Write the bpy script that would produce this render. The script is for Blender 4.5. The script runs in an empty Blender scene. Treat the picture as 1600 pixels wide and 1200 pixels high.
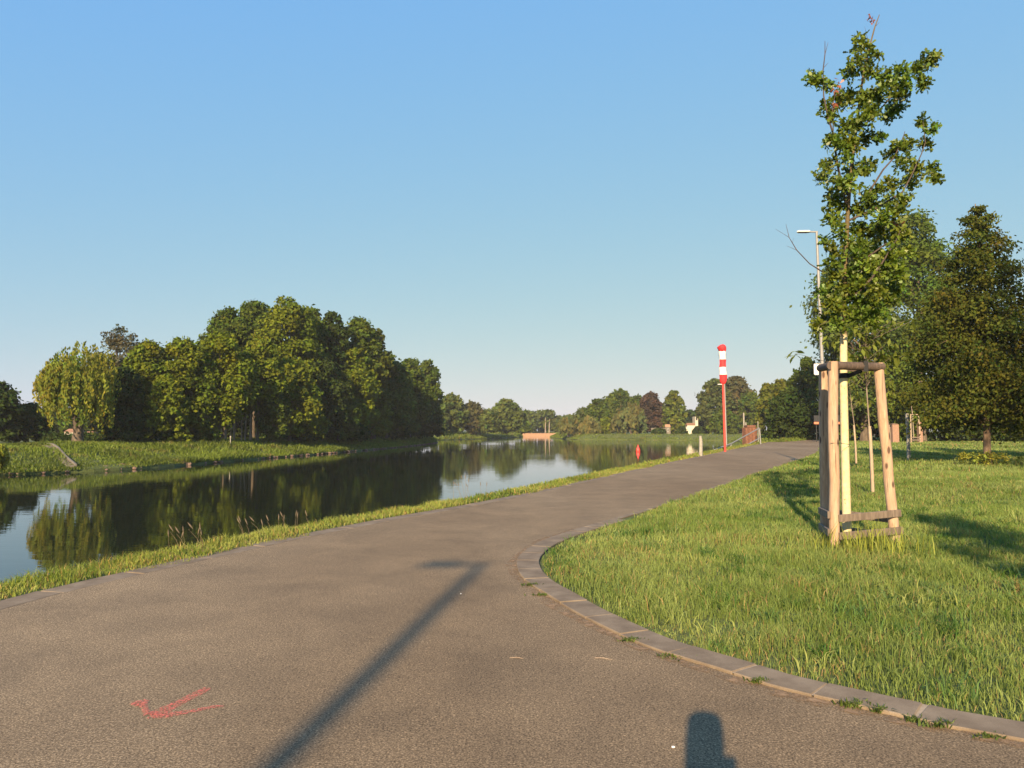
import bpy, bmesh, math, random
import numpy as np
from mathutils import Vector, Matrix, Quaternion

scene = bpy.context.scene
COL = scene.collection

# ------------------------------------------------------------------ camera, sky, sun, exposure
EYE = 1.6
FPX = 26.0 / 36.0 * 1600.0
PITCH = math.atan(71.0 / FPX)
cam_d = bpy.data.cameras.new('camera')
cam_d.lens = 26.0
cam_d.sensor_width = 36.0
cam_d.clip_start = 0.05
cam_d.clip_end = 6000.0
cam = bpy.data.objects.new('camera', cam_d)
cam.location = (0, 0, EYE)
cam.rotation_euler = (math.radians(90) + PITCH, 0, 0)
COL.objects.link(cam)
scene.camera = cam

SUN_EL = math.radians(22.5)
SUN_AZ = math.atan2(-0.265, -1.0)          # towards the sun, clockwise from +Y
S_DIR = Vector((math.sin(SUN_AZ) * math.cos(SUN_EL), math.cos(SUN_AZ) * math.cos(SUN_EL), math.sin(SUN_EL)))

world = bpy.data.worlds.new('World')
scene.world = world
world.use_nodes = True
wn = world.node_tree
bg = wn.nodes['Background']
sky = wn.nodes.new('ShaderNodeTexSky')
sky.sky_type = 'NISHITA'
sky.sun_disc = False
sky.sun_elevation = SUN_EL
sky.sun_rotation = SUN_AZ % (2 * math.pi)
sky.air_density = 1.0
sky.dust_density = 0.3
sky.ozone_density = 1.0
# tone response of the sky: flatter and bluer than the raw model, as the clear morning sky is
_sep = wn.nodes.new('ShaderNodeSeparateColor'); _com = wn.nodes.new('ShaderNodeCombineColor')
wn.links.new(sky.outputs[0], _sep.inputs[0])
for _i, (_p, _g) in enumerate(((0.60, 0.93), (0.28, 1.93), (-0.16, 5.00))):
    _mx = wn.nodes.new('ShaderNodeMath'); _mx.operation = 'MAXIMUM'; _mx.inputs[1].default_value = 0.5
    _pw = wn.nodes.new('ShaderNodeMath'); _pw.operation = 'POWER'; _pw.inputs[1].default_value = _p
    _ml = wn.nodes.new('ShaderNodeMath'); _ml.operation = 'MULTIPLY'; _ml.inputs[1].default_value = _g
    wn.links.new(_sep.outputs[_i], _mx.inputs[0]); wn.links.new(_mx.outputs[0], _pw.inputs[0])
    wn.links.new(_pw.outputs[0], _ml.inputs[0]); wn.links.new(_ml.outputs[0], _com.inputs[_i])
wn.links.new(_com.outputs[0], bg.inputs[0])
bg.inputs[1].default_value = 0.1

sun_d = bpy.data.lights.new('sun', 'SUN')
sun_d.energy = 5.0
sun_d.angle = math.radians(0.53)
sun_d.color = (1.0, 0.76, 0.48)
sun = bpy.data.objects.new('sun', sun_d)
sun.rotation_euler = S_DIR.to_track_quat('Z', 'Y').to_euler()
sun.location = (-20, -60, 60)
COL.objects.link(sun)

scene.view_settings.view_transform = 'Standard'
scene.view_settings.look = 'None'
scene.view_settings.gamma = 1.0
scene.view_settings.exposure = 1.02
scene.cycles.max_bounces = 6
scene.cycles.diffuse_bounces = 2
scene.cycles.glossy_bounces = 3
scene.cycles.transmission_bounces = 3
scene.cycles.transparent_max_bounces = 8
scene.cycles.volume_bounces = 0
scene.cycles.caustics_reflective = False
scene.cycles.caustics_refractive = False

# ------------------------------------------------------------------ layout helpers (photo pixel of the 1600x1200 picture -> point in the place)
CP, SP = math.cos(PITCH), math.sin(PITCH)
def ray(px, py):
    x = (px - 800.0) / FPX
    u = (600.0 - py) / FPX
    return (x, CP - u * SP, SP + u * CP)
def G(px, py, z=0.0):
    d = ray(px, py)
    t = (z - EYE) / d[2]
    return Vector((d[0] * t, d[1] * t, z))
def P(px, py, Y):
    d = ray(px, py)
    t = Y / d[1]
    return Vector((d[0] * t, Y, EYE + d[2] * t))

# ------------------------------------------------------------------ object helpers
def link(o, parent=None):
    COL.objects.link(o)
    if parent is not None:
        o.parent = parent
    return o
def thing(name, label, cat, loc=(0, 0, 0), rotz=0.0, group=None):
    o = bpy.data.objects.new(name, None)
    o.empty_display_size = 0.3
    o.location = loc
    o.rotation_euler = (0, 0, rotz)
    o['label'] = label
    o['category'] = cat
    if group:
        o['group'] = group
    return link(o)
def tag(o, label, cat, group=None):
    o['label'] = label
    o['category'] = cat
    if group:
        o['group'] = group
    return o
def mesh_np(name, verts, faces, mat, parent=None, cols=None, smooth=False, loc=None):
    """verts (N,3); faces: list of (M,k) int arrays"""
    verts = np.asarray(verts, dtype=np.float32).reshape(-1, 3)
    me = bpy.data.meshes.new(name)
    fl = [np.asarray(f, dtype=np.int32) for f in faces if len(f)]
    nl = sum(f.size for f in fl)
    nf = sum(f.shape[0] for f in fl)
    me.vertices.add(len(verts))
    me.vertices.foreach_set('co', verts.ravel())
    me.loops.add(nl)
    me.loops.foreach_set('vertex_index', np.concatenate([f.ravel() for f in fl]))
    me.polygons.add(nf)
    starts = []
    s = 0
    for f in fl:
        starts.append(s + np.arange(f.shape[0], dtype=np.int32) * f.shape[1])
        s += f.size
    me.polygons.foreach_set('loop_start', np.concatenate(starts).astype(np.int32))
    if smooth:
        me.polygons.foreach_set('use_smooth', np.ones(nf, dtype=bool))
    if cols is not None:
        a = me.color_attributes.new('Col', 'FLOAT_COLOR', 'POINT')
        c = np.ones((len(verts), 4), dtype=np.float32)
        c[:, :3] = cols
        a.data.foreach_set('color', c.ravel())
    me.update(calc_edges=True)
    me.materials.append(mat)
    o = bpy.data.objects.new(name, me)
    if loc is not None:
        o.location = loc
    return link(o, parent)

class MB:
    """collects shapes into one mesh"""
    def __init__(self):
        self.v = []
        self.f = []
        self.n = 0
    def add(self, vs, fs):
        self.v += [tuple(v) for v in vs]
        self.f += [tuple(i + self.n for i in f) for f in fs]
        self.n += len(vs)
        return self
    def box(self, c, s, m=None):
        hx, hy, hz = s[0] / 2, s[1] / 2, s[2] / 2
        vs = [Vector((x, y, z)) for x in (-hx, hx) for y in (-hy, hy) for z in (-hz, hz)]
        if m is not None:
            vs = [m @ v for v in vs]
        vs = [v + Vector(c) for v in vs]
        return self.add(vs, [(0, 1, 3, 2), (4, 6, 7, 5), (0, 4, 5, 1), (2, 3, 7, 6), (0, 2, 6, 4), (1, 5, 7, 3)])
    def beam(self, a, b, w, h, up=(0, 0, 1)):
        a, b = Vector(a), Vector(b)
        d = (b - a).normalized()
        s = d.cross(Vector(up)).normalized()
        u = s.cross(d).normalized()
        vs = []
        for p in (a, b):
            for i, j in ((-1, -1), (1, -1), (1, 1), (-1, 1)):
                vs.append(p + s * (w / 2 * i) + u * (h / 2 * j))
        return self.add(vs, [(3, 2, 1, 0), (4, 5, 6, 7), (0, 1, 5, 4), (1, 2, 6, 5), (2, 3, 7, 6), (3, 0, 4, 7)])
    def tube(self, pts, rad, n=8, wob=0.0, rng=None):
        pts = [Vector(p) for p in pts]
        rad = list(rad) if hasattr(rad, '__len__') else [rad] * len(pts)
        ref = Vector((0.37, 0.91, 0.13))
        vs = []
        for i, p in enumerate(pts):
            d = (pts[min(i + 1, len(pts) - 1)] - pts[max(i - 1, 0)]).normalized()
            a = d.cross(ref)
            if a.length < 1e-3:
                a = d.cross(Vector((1, 0, 0)))
            a.normalize()
            b = d.cross(a)
            for k in range(n):
                t = 2 * math.pi * k / n
                r = rad[i] * (1 + (rng.uniform(-wob, wob) if rng else 0))
                vs.append(p + a * (math.cos(t) * r) + b * (math.sin(t) * r))
        fs = []
        for i in range(len(pts) - 1):
            for k in range(n):
                k2 = (k + 1) % n
                fs.append((i * n + k, i * n + k2, (i + 1) * n + k2, (i + 1) * n + k))
        fs.append(tuple(range(n - 1, -1, -1)))
        fs.append(tuple((len(pts) - 1) * n + k for k in range(n)))
        return self.add(vs, fs)
    def prism(self, outline, z0, z1):
        n = len(outline)
        vs = [(x, y, z0) for x, y in outline] + [(x, y, z1) for x, y in outline]
        fs = [tuple(range(n - 1, -1, -1)), tuple(range(n, 2 * n))]
        fs += [(i, (i + 1) % n, n + (i + 1) % n, n + i) for i in range(n)]
        return self.add(vs, fs)
    def build(self, name, mat, parent=None, smooth=False, bevel=0.0):
        me = bpy.data.meshes.new(name)
        me.from_pydata(self.v, [], self.f)
        me.validate()
        bm = bmesh.new()
        bm.from_mesh(me)
        bmesh.ops.recalc_face_normals(bm, faces=bm.faces)
        if bevel:
            bmesh.ops.bevel(bm, geom=[e for e in bm.edges if e.is_manifold and e.calc_face_angle(0) > 0.6],
                            offset=bevel, segments=1, affect='EDGES')
        if smooth:
            for f in bm.faces:
                f.smooth = True
            for e in bm.edges:
                if e.is_manifold and e.calc_face_angle(0) > 0.9:
                    e.smooth = False
        bm.to_mesh(me)
        bm.free()
        me.materials.append(mat)
        o = bpy.data.objects.new(name, me)
        return link(o, parent)

# ------------------------------------------------------------------ materials
def new_mat(name):
    m = bpy.data.materials.new(name)
    m.use_nodes = True
    nt = m.node_tree
    return m, nt, nt.nodes['Principled BSDF'], nt.nodes['Material Output']
def nd(nt, typ, **kw):
    n = nt.nodes.new(typ)
    for k, v in kw.items():
        setattr(n, k, v)
    return n
def ramp(nt, fac, stops):
    r = nd(nt, 'ShaderNodeValToRGB')
    el = r.color_ramp.elements
    while len(el) < len(stops):
        el.new(0.5)
    for e, (p, c) in zip(el, stops):
        e.position = p
        e.color = (*c, 1) if len(c) == 3 else c
    nt.links.new(fac, r.inputs[0])
    return r.outputs[0]
def noise(nt, scale, detail=4, rough=0.6, vec=None, dist=0.0):
    n = nd(nt, 'ShaderNodeTexNoise')
    n.inputs['Scale'].default_value = scale
    n.inputs['Detail'].default_value = detail
    n.inputs['Roughness'].default_value = rough
    n.inputs['Distortion'].default_value = dist
    if vec is not None:
        nt.links.new(vec, n.inputs['Vector'])
    return n.outputs[0]
def coords(nt, kind='Object', scale=None):
    t = nd(nt, 'ShaderNodeTexCoord')
    if scale is None:
        return t.outputs[kind]
    mp = nd(nt, 'ShaderNodeMapping')
    mp.inputs['Scale'].default_value = scale
    nt.links.new(t.outputs[kind], mp.inputs[0])
    return mp.outputs[0]
def mixc(nt, fac, a, b, mode='MIX'):
    m = nd(nt, 'ShaderNodeMix', data_type='RGBA', blend_type=mode)
    for s, v in ((m.inputs[0], fac), (m.inputs[6], a), (m.inputs[7], b)):
        if isinstance(v, (int, float)):
            s.default_value = v
        elif isinstance(v, tuple):
            s.default_value = (*v, 1)
        else:
            nt.links.new(v, s)
    return m.outputs[2]
def bump(nt, h, strength, dist, bsdf):
    b = nd(nt, 'ShaderNodeBump')
    b.inputs['Strength'].default_value = strength
    b.inputs['Distance'].default_value = dist
    nt.links.new(h, b.inputs['Height'])
    nt.links.new(b.outputs[0], bsdf.inputs['Normal'])
def plain(name, col, rough=0.6, metal=0.0, var=0.12, scale=8.0, bmp=0.0):
    m, nt, b, out = new_mat(name)
    v = coords(nt)
    n = noise(nt, scale, 5, 0.65, v)
    c = ramp(nt, n, [(0.3, tuple(x * (1 - var) for x in col)), (0.7, tuple(min(1, x * (1 + var)) for x in col))])
    nt.links.new(c, b.inputs['Base Color'])
    b.inputs['Roughness'].default_value = rough
    b.inputs['Metallic'].default_value = metal
    if bmp:
        bump(nt, n, bmp, 0.01, b)
    return m

def leaf_mat(name, trans=0.3, rough=0.55, tcol=(1.25, 1.15, 0.55), spec=0.25):
    m, nt, b, out = new_mat(name)
    a = nd(nt, 'ShaderNodeVertexColor', layer_name='Col')
    nt.links.new(a.outputs[0], b.inputs['Base Color'])
    b.inputs['Roughness'].default_value = rough
    b.inputs['Specular IOR Level'].default_value = spec
    t = nd(nt, 'ShaderNodeBsdfTranslucent')
    nt.links.new(mixc(nt, 1.0, a.outputs[0], tcol, 'MULTIPLY'), t.inputs[0])
    mx = nd(nt, 'ShaderNodeMixShader')
    mx.inputs[0].default_value = trans
    nt.links.new(b.outputs[0], mx.inputs[1])
    nt.links.new(t.outputs[0], mx.inputs[2])
    nt.links.new(mx.outputs[0], out.inputs[0])
    return m
M_LEAF = leaf_mat('leaf', 0.32, 0.7, spec=0.08)
M_LEAF_OAK = leaf_mat('oak_leaf', 0.28, 0.42, spec=0.4)
M_GRASS = leaf_mat('grass_blade', 0.35, 0.5, (1.2, 1.15, 0.6))

def bark_mat(name, c0, c1, sc=6.0):
    m, nt, b, out = new_mat(name)
    v = coords(nt, 'Object', (1, 1, 0.22))
    n = noise(nt, sc, 6, 0.7, v)
    nt.links.new(ramp(nt, n, [(0.32, c0), (0.68, c1)]), b.inputs['Base Color'])
    b.inputs['Roughness'].default_value = 0.9
    bump(nt, n, 0.7, 0.03, b)
    return m
M_BARK = bark_mat('bark', (0.05, 0.038, 0.026), (0.17, 0.13, 0.095))
M_BARK_PALE = bark_mat('pale_bark', (0.16, 0.12, 0.09), (0.40, 0.33, 0.25), 3.0)
M_BARK_LINDEN = bark_mat('linden_bark', (0.10, 0.065, 0.042), (0.25, 0.17, 0.115), 14.0)

# asphalt
M_ASPH, nt, b, out = new_mat('worn_asphalt')
v = coords(nt)
n1 = noise(nt, 88.0, 4, 0.8, v)
n2 = noise(nt, 1.1, 6, 0.62, v, 0.3)
n3 = noise(nt, 0.23, 3, 0.5, coords(nt, 'Object', (1.0, 0.35, 1)))
vo = nd(nt, 'ShaderNodeTexVoronoi'); vo.inputs['Scale'].default_value = 70.0
nt.links.new(v, vo.inputs['Vector'])
c = ramp(nt, n1, [(0.33, (0.040, 0.029, 0.017)), (0.50, (0.204, 0.152, 0.096)), (0.67, (0.50, 0.385, 0.245))])
c = mixc(nt, 1.0, c, ramp(nt, n2, [(0.3, (0.80, 0.79, 0.78)), (0.7, (1.16, 1.14, 1.10))]), 'MULTIPLY')
c = mixc(nt, 1.0, c, ramp(nt, n3, [(0.35, (0.88, 0.84, 0.80)), (0.65, (1.12, 1.12, 1.12))]), 'MULTIPLY')
g = ramp(nt, vo.outputs['Color'], [(0.0, (0.78, 0.77, 0.76)), (0.9, (1.12, 1.10, 1.06)), (1.0, (1.7, 1.6, 1.5))])
c = mixc(nt, 0.8, c, g, 'MULTIPLY')
nt.links.new(c, b.inputs['Base Color'])
b.inputs['Roughness'].default_value = 0.88
b.inputs['Specular IOR Level'].default_value = 0.2
bump(nt, n1, 0.55, 0.006, b)

# lawn soil under the blades
M_SOIL, nt, b, out = new_mat('grassy_soil')
v = coords(nt)
n1 = noise(nt, 0.35, 6, 0.7, v)
n2 = noise(nt, 9.0, 4, 0.7, v)
c = ramp(nt, n1, [(0.3, (0.060, 0.085, 0.016)), (0.55, (0.085, 0.105, 0.022)), (0.75, (0.125, 0.125, 0.036))])
c = mixc(nt, 1.0, c, ramp(nt, n2, [(0.3, (0.6, 0.6, 0.6)), (0.7, (1.3, 1.3, 1.3))]), 'MULTIPLY')
nt.links.new(c, b.inputs['Base Color'])
b.inputs['Roughness'].default_value = 0.95
bump(nt, n2, 0.8, 0.06, b)

# water
M_WATER, nt, b, out = new_mat('river_water')
b.inputs['Base Color'].default_value = (0.014, 0.018, 0.010, 1)
b.inputs['Roughness'].default_value = 0.015
b.inputs['IOR'].default_value = 1.333
b.inputs['Specular IOR Level'].default_value = 0.5
n1 = noise(nt, 1.0, 3, 0.55, coords(nt, 'Object', (0.55, 1.4, 1)))
n2 = noise(nt, 1.0, 2, 0.5, coords(nt, 'Object', (3.0, 6.0, 1)))
n3 = noise(nt, 0.03, 2, 0.5, coords(nt, 'Object', (0.6, 1.6, 1)))
ma = nd(nt, 'ShaderNodeMath', operation='MULTIPLY_ADD')
nt.links.new(n2, ma.inputs[0]); ma.inputs[1].default_value = 0.12
nt.links.new(n1, ma.inputs[2])
mm = nd(nt, 'ShaderNodeMath', operation='MULTIPLY')
nt.links.new(ma.outputs[0], mm.inputs[0])
nt.links.new(ramp(nt, n3, [(0.35, (0.25, 0.25, 0.25)), (0.65, (1, 1, 1))]), mm.inputs[1])
bump(nt, mm.outputs[0], 0.36, 0.022, b)

# concrete kerb
M_KERB, nt, b, out = new_mat('kerb_concrete')
v = coords(nt)
n1 = noise(nt, 3.0, 6, 0.65, v); n2 = noise(nt, 180.0, 2, 0.6, v)
c = ramp(nt, n1, [(0.25, (0.13, 0.095, 0.062)), (0.5, (0.205, 0.156, 0.106)), (0.75, (0.29, 0.228, 0.158))])
c = mixc(nt, 1.0, c, ramp(nt, n2, [(0.3, (0.82, 0.82, 0.82)), (0.7, (1.15, 1.15, 1.15))]), 'MULTIPLY')
nt.links.new(c, b.inputs['Base Color']); b.inputs['Roughness'].default_value = 0.85
b.inputs['Specular IOR Level'].default_value = 0.2
bump(nt, n2, 0.25, 0.003, b)
M_MORTAR = plain('pale_mortar', (0.36, 0.28, 0.19), 0.95, var=0.2, scale=30)

# sandy grit (patchy)
def patchy(name, col, scale, lo, hi, detail=6):
    m, nt, b, out = new_mat(name)
    v = coords(nt)
    n = noise(nt, scale, detail, 0.75, v)
    nt.links.new(ramp(nt, noise(nt, scale * 3, 3, 0.6, v), [(0.3, tuple(c * 0.75 for c in col)), (0.7, tuple(min(1, c * 1.2) for c in col))]), b.inputs['Base Color'])
    b.inputs['Roughness'].default_value = 0.95
    nt.links.new(ramp(nt, n, [(lo, (0, 0, 0)), (hi, (1, 1, 1))]), b.inputs['Alpha'])
    return m
M_SAND = patchy('sandy_grit', (0.27, 0.17, 0.09), 7.0, 0.46, 0.60)
M_PAINT = patchy('coral_spray_paint', (0.74, 0.175, 0.13), 60.0, 0.43, 0.66, 4)

def wood_mat(name, c0, c1, knot, sc=1.0, knots=True):
    m, nt, b, out = new_mat(name)
    v = coords(nt, 'Object', (14 * sc, 14 * sc, 1.6 * sc))
    n = noise(nt, 1.6, 5, 0.6, v, 1.2)
    fine = noise(nt, 1.0, 3, 0.6, coords(nt, 'Object', (60, 60, 9)))
    c = ramp(nt, n, [(0.28, c0), (0.5, tuple((a + d) / 2 for a, d in zip(c0, c1))), (0.7, c1)])
    c = mixc(nt, 0.5, c, ramp(nt, fine, [(0.3, (0.7, 0.68, 0.66)), (0.7, (1.15, 1.15, 1.15))]), 'MULTIPLY')
    if knots:
        ck = noise(nt, 1.0, 2, 0.5, coords(nt, 'Object', (34, 34, 0.9)), 0.6)
        c = mixc(nt, ramp(nt, ck, [(0.655, (0, 0, 0)), (0.69, (0.85, 0.85, 0.85))]), c, (0.09, 0.05, 0.03))
        gy = noise(nt, 2.2, 5, 0.65, coords(nt, 'Object', (1, 1, 0.5)))
        c = mixc(nt, ramp(nt, gy, [(0.45, (0, 0, 0)), (0.75, (0.5, 0.5, 0.5))]), c, (0.33, 0.27, 0.21))
        vo = nd(nt, 'ShaderNodeTexVoronoi'); vo.inputs['Scale'].default_value = 1.0
        nt.links.new(coords(nt, 'Object', (9, 9, 3.4)), vo.inputs['Vector'])
        k = ramp(nt, vo.outputs['Distance'], [(0.13, (1, 1, 1)), (0.22, (0, 0, 0))])
        c = mixc(nt, k, c, knot)
    nt.links.new(c, b.inputs['Base Color'])
    b.inputs['Roughness'].default_value = 0.82
    bump(nt, n, 0.4, 0.01, b)
    return m
M_POST = wood_mat('peeled_pine', (0.33, 0.205, 0.125), (0.56, 0.38, 0.25), (0.10, 0.055, 0.035))
M_RAIL = wood_mat('weathered_rail', (0.045, 0.032, 0.024), (0.15, 0.105, 0.078), (0.03, 0.02, 0.015), 1.0, False)
M_LOWRAIL = wood_mat('grey_board', (0.10, 0.075, 0.055), (0.24, 0.185, 0.14), (0.03, 0.02, 0.015), 1.0, False)
M_STAKE = wood_mat('stake_wood', (0.30, 0.21, 0.14), (0.50, 0.39, 0.27), (0.10, 0.06, 0.04))
M_STRAP = plain('black_strap', (0.012, 0.012, 0.012), 0.7)
M_STEEL = plain('galvanised_steel', (0.27, 0.265, 0.255), 0.55, 0.15, 0.12, 5)
M_WHITE = plain('white_plastic', (0.78, 0.77, 0.74), 0.5, 0, 0.05)
M_RED = plain('red_paint', (0.62, 0.055, 0.04), 0.45, 0, 0.12, 3)
M_SOCKRED = plain('red_fabric', (0.78, 0.03, 0.035), 0.75, 0, 0.10, 4)
M_SOCKWHITE = plain('white_fabric', (0.82, 0.80, 0.77), 0.75, 0, 0.06, 4)
M_RUST = plain('rusty_steel', (0.16, 0.068, 0.038), 0.85, 0, 0.45, 5, 0.4)
M_PLASTER = plain('cream_plaster', (0.55, 0.50, 0.41), 0.85, 0, 0.06, 1.5)
M_ROOF = plain('brown_roof', (0.26, 0.14, 0.08), 0.85, 0, 0.2, 4)
M_GLASS = plain('dark_glass', (0.02, 0.025, 0.03), 0.1)
M_BRICK = plain('pink_brick', (0.30, 0.18, 0.125), 0.9, 0, 0.2, 9)
M_STONE = plain('bank_stone', (0.20, 0.13, 0.09), 0.9, 0, 0.5, 1.0, 0.5)
M_CONC = plain('old_concrete', (0.17, 0.15, 0.12), 0.9, 0, 0.25, 2.0)
M_DARK = plain('dark_panel', (0.02, 0.02, 0.022), 0.6)
M_ORANGE = plain('orange_strip', (0.66, 0.20, 0.10), 0.6)
M_PLANK = plain('tan_planks', (0.36, 0.21, 0.13), 0.85, 0, 0.2, 2.5)
M_GREYWOOD = plain('grey_timber', (0.31, 0.285, 0.24), 0.9, 0, 0.25, 6)
# cream-painted lower stem, olive bark above
M_STEM, nt, b, out = new_mat('painted_stem')
v = coords(nt)
sx = nd(nt, 'ShaderNodeSeparateXYZ'); nt.links.new(v, sx.inputs[0])
n1 = noise(nt, 14.0, 5, 0.7, v); n2 = noise(nt, 38.0, 3, 0.7, coords(nt, 'Object', (1, 1, 0.5)))
cr = mixc(nt, ramp(nt, n2, [(0.62, (0, 0, 0)), (0.70, (1, 1, 1))]), ramp(nt, n1, [(0.3, (0.56, 0.45, 0.22)), (0.7, (0.68, 0.58, 0.36))]), (0.20, 0.12, 0.06))
br = ramp(nt, n1, [(0.3, (0.07, 0.052, 0.024)), (0.7, (0.17, 0.125, 0.052))])
mr = nd(nt, 'ShaderNodeMapRange'); mr.inputs[1].default_value = 2.86; mr.inputs[2].default_value = 2.94
nt.links.new(sx.outputs[2], mr.inputs[0])
nt.links.new(mixc(nt, mr.outputs[0], cr, br), b.inputs['Base Color'])
b.inputs['Roughness'].default_value = 0.85
bump(nt, n1, 0.4, 0.01, b)

# ------------------------------------------------------------------ curves of the place
def catmull(pts, step):
    pts = [np.array(p, float) for p in pts]
    out = []
    for i in range(len(pts) - 1):
        p0 = pts[max(i - 1, 0)]; p1 = pts[i]; p2 = pts[i + 1]; p3 = pts[min(i + 2, len(pts) - 1)]
        n = max(1, int(np.linalg.norm((p2 - p1)[:2]) / step))
        for k in range(n):
            t = k / n
            out.append(0.5 * ((2 * p1) + (-p0 + p2) * t + (2 * p0 - 5 * p1 + 4 * p2 - p3) * t * t + (-p0 + 3 * p1 - 3 * p2 + p3) * t ** 3))
    out.append(pts[-1])
    return np.array(out)

gxy = lambda px, py: (G(px, py).x, G(px, py).y)
# left edge of the asphalt
PL = [(-9.5, -40.0), (-8.2, -14.0)] + [gxy(*p) for p in ((0, 955), (94, 929), (184, 907), (344, 871), (469, 843), (619, 813), (744, 791), (850, 769))]
_a, _b = PL[-1], (12.2, 46.0)
PL += [(4.5, 28.0), (8.0, 36.3), _b, (20.6, 66.0), (29.2, 86.0), (37.9, 106.0), (48.6, 128.0), (70.0, 168.0), (110, 235)]
PL = catmull(PL, 1.5)
# kerb: outer (asphalt side) and inner (lawn side)
KO = [(9.0, 0.6), (5.2, 2.35)] + [gxy(*p) for p in ((1600, 1163), (1444, 1132), (1319, 1104), (1203, 1076), (1127, 1051), (1033, 1022), (967, 995), (908, 965), (860, 936), (820, 909), (808, 890), (811, 872), (838, 852), (887, 833), (956, 813))]
KO = catmull(KO, 0.2)
PR = [tuple(KO[-1])] + [gxy(1050, 784), gxy(1150, 750), (12.7, 34.5), (20.4, 50.0), (29.0, 70.0), (38.2, 90.0), (48.0, 112.0), (57.0, 132.0), (76.0, 168.0), (117, 232)]
PR = catmull(PR, 1.5)
def offset(poly, d):
    t = np.gradient(poly[:, :2], axis=0)
    t /= np.linalg.norm(t, axis=1)[:, None]
    n = np.stack([t[:, 1], -t[:, 0]], 1)
    return poly[:, :2] + n * d
KI = offset(KO, 0.27)
lawn_edge = np.vstack([KI, PR[2:]])                      # single-valued X(Y)
LE_Y, LE_X = lawn_edge[:, 1], lawn_edge[:, 0]
PL_Y, PL_X = PL[:, 1], PL[:, 0]

# waterline of the river (closed), with the width of the bank up to its crest
WL = 2.2
VERGE = 0.9
near = offset(PL[PL[:, 1] < 92.0], -(VERGE + 2.3))
near = near[::2]
river = [(p[0], p[1], 2.3) for p in near]
river += [(36.5, 108, 3), (44, 132, 4), (53, 170, 5), (64, 208, 6), (64, 224, 6), (52, 231, 6), (40, 240, 6), (31, 246, 5), (22, 248, 4), (17.5, 275, 4), (17, 330, 4), (22, 372, 5),
          (12, 385, 5), (5, 368, 5), (4, 330, 6), (-6, 285, 7), (-12, 262, 7), (-24, 234, 7), (-29, 216, 7), (-22, 203, 5), (-19.5, 190, 6), (-20, 168, 7), (-21.3, 145, 7.5), (-24, 120, 8),
          (-26.5, 100, 8.5), (-29.2, 85, 9), (-31, 71, 9.5), (-33, 62, 9.5), (-38, 54.5, 10), (-46, 47, 10), (-58, 36, 10), (-70, 10, 10), (-72, -40, 10), (-40, -60, 8), (-16, -52, 3)]
riv = catmull(river + [river[0]], 2.0)[:-1]
WATER_Z = -1.8
rr = random.Random(5)
seg = len(riv)
tan = np.roll(riv[:, :2], -1, 0) - np.roll(riv[:, :2], 1, 0)
tan /= np.linalg.norm(tan, axis=1)[:, None]
area = 0.5 * np.sum(riv[:, 0] * np.roll(riv[:, 1], -1) - riv[:, 1] * np.roll(riv[:, 0], -1))
outn = np.stack([tan[:, 1], -tan[:, 0]], 1) * (1 if area > 0 else -1)
jit = np.array([rr.uniform(-0.35, 0.35) for _ in range(seg)])
nearmask = riv[:, 2] <= 2.35
jit[nearmask] *= 0.15
wl = riv[:, :2] + outn * jit[:, None]
crest = riv[:, :2] + outn * riv[:, 2:3]
bed = riv[:, :2] - outn * (riv[:, 2:3] * 0.5 + 0.5)
mid1 = wl * 0.62 + crest * 0.38
mid2 = wl * 0.25 + crest * 0.75
midz = np.where(nearmask, -0.95, -0.98)

bm = bmesh.new()
def ring(xy, z):
    zz = np.broadcast_to(z, (seg,))
    return [bm.verts.new((xy[i, 0], xy[i, 1], float(zz[i]))) for i in range(seg)]
jz = np.array([rr.uniform(-0.08, 0.08) for _ in range(seg)]) * np.where(nearmask, 0.3, 1)
rings = [ring(crest, 0.0), ring(mid2, np.where(nearmask, -0.32, -0.26) + jz), ring(mid1, midz + jz), ring(wl, np.where(nearmask, WATER_Z, WATER_Z + 0.22)), ring(wl * 0.97 + bed * 0.03, WATER_Z - 0.15), ring(bed, -3.2)]
for a, b2 in zip(rings[:-1], rings[1:]):
    for i in range(seg):
        j = (i + 1) % seg
        bm.faces.new((a[i], a[j], b2[j], b2[i]))
inner = [bm.edges.get((rings[0][i], rings[0][(i + 1) % seg])) for i in range(seg)]
S = 1000.0
oc = []
for (x0, y0), (x1, y1) in zip([(-S, -S), (S, -S), (S, S), (-S, S)], [(S, -S), (S, S), (-S, S), (-S, -S)]):
    for k in range(8):
        oc.append(bm.verts.new((x0 + (x1 - x0) * k / 8, y0 + (y1 - y0) * k / 8, 0)))
oe = [bm.edges.new((oc[i], oc[(i + 1) % len(oc)])) for i in range(len(oc))]
bmesh.ops.triangle_fill(bm, use_beauty=True, use_dissolve=False, edges=inner + oe, normal=(0, 0, 1))
bmesh.ops.recalc_face_normals(bm, faces=bm.faces)
me = bpy.data.meshes.new('ground')
bm.to_mesh(me); bm.free()
me.materials.append(M_SOIL)
ground = link(bpy.data.objects.new('ground', me)); ground['kind'] = 'structure'

wm = MB().add([(-150, -120, WATER_Z), (150, -120, WATER_Z), (150, 420, WATER_Z), (-150, 420, WATER_Z)], [(0, 1, 2, 3)])
water = wm.build('water', M_WATER); water['kind'] = 'structure'

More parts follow.
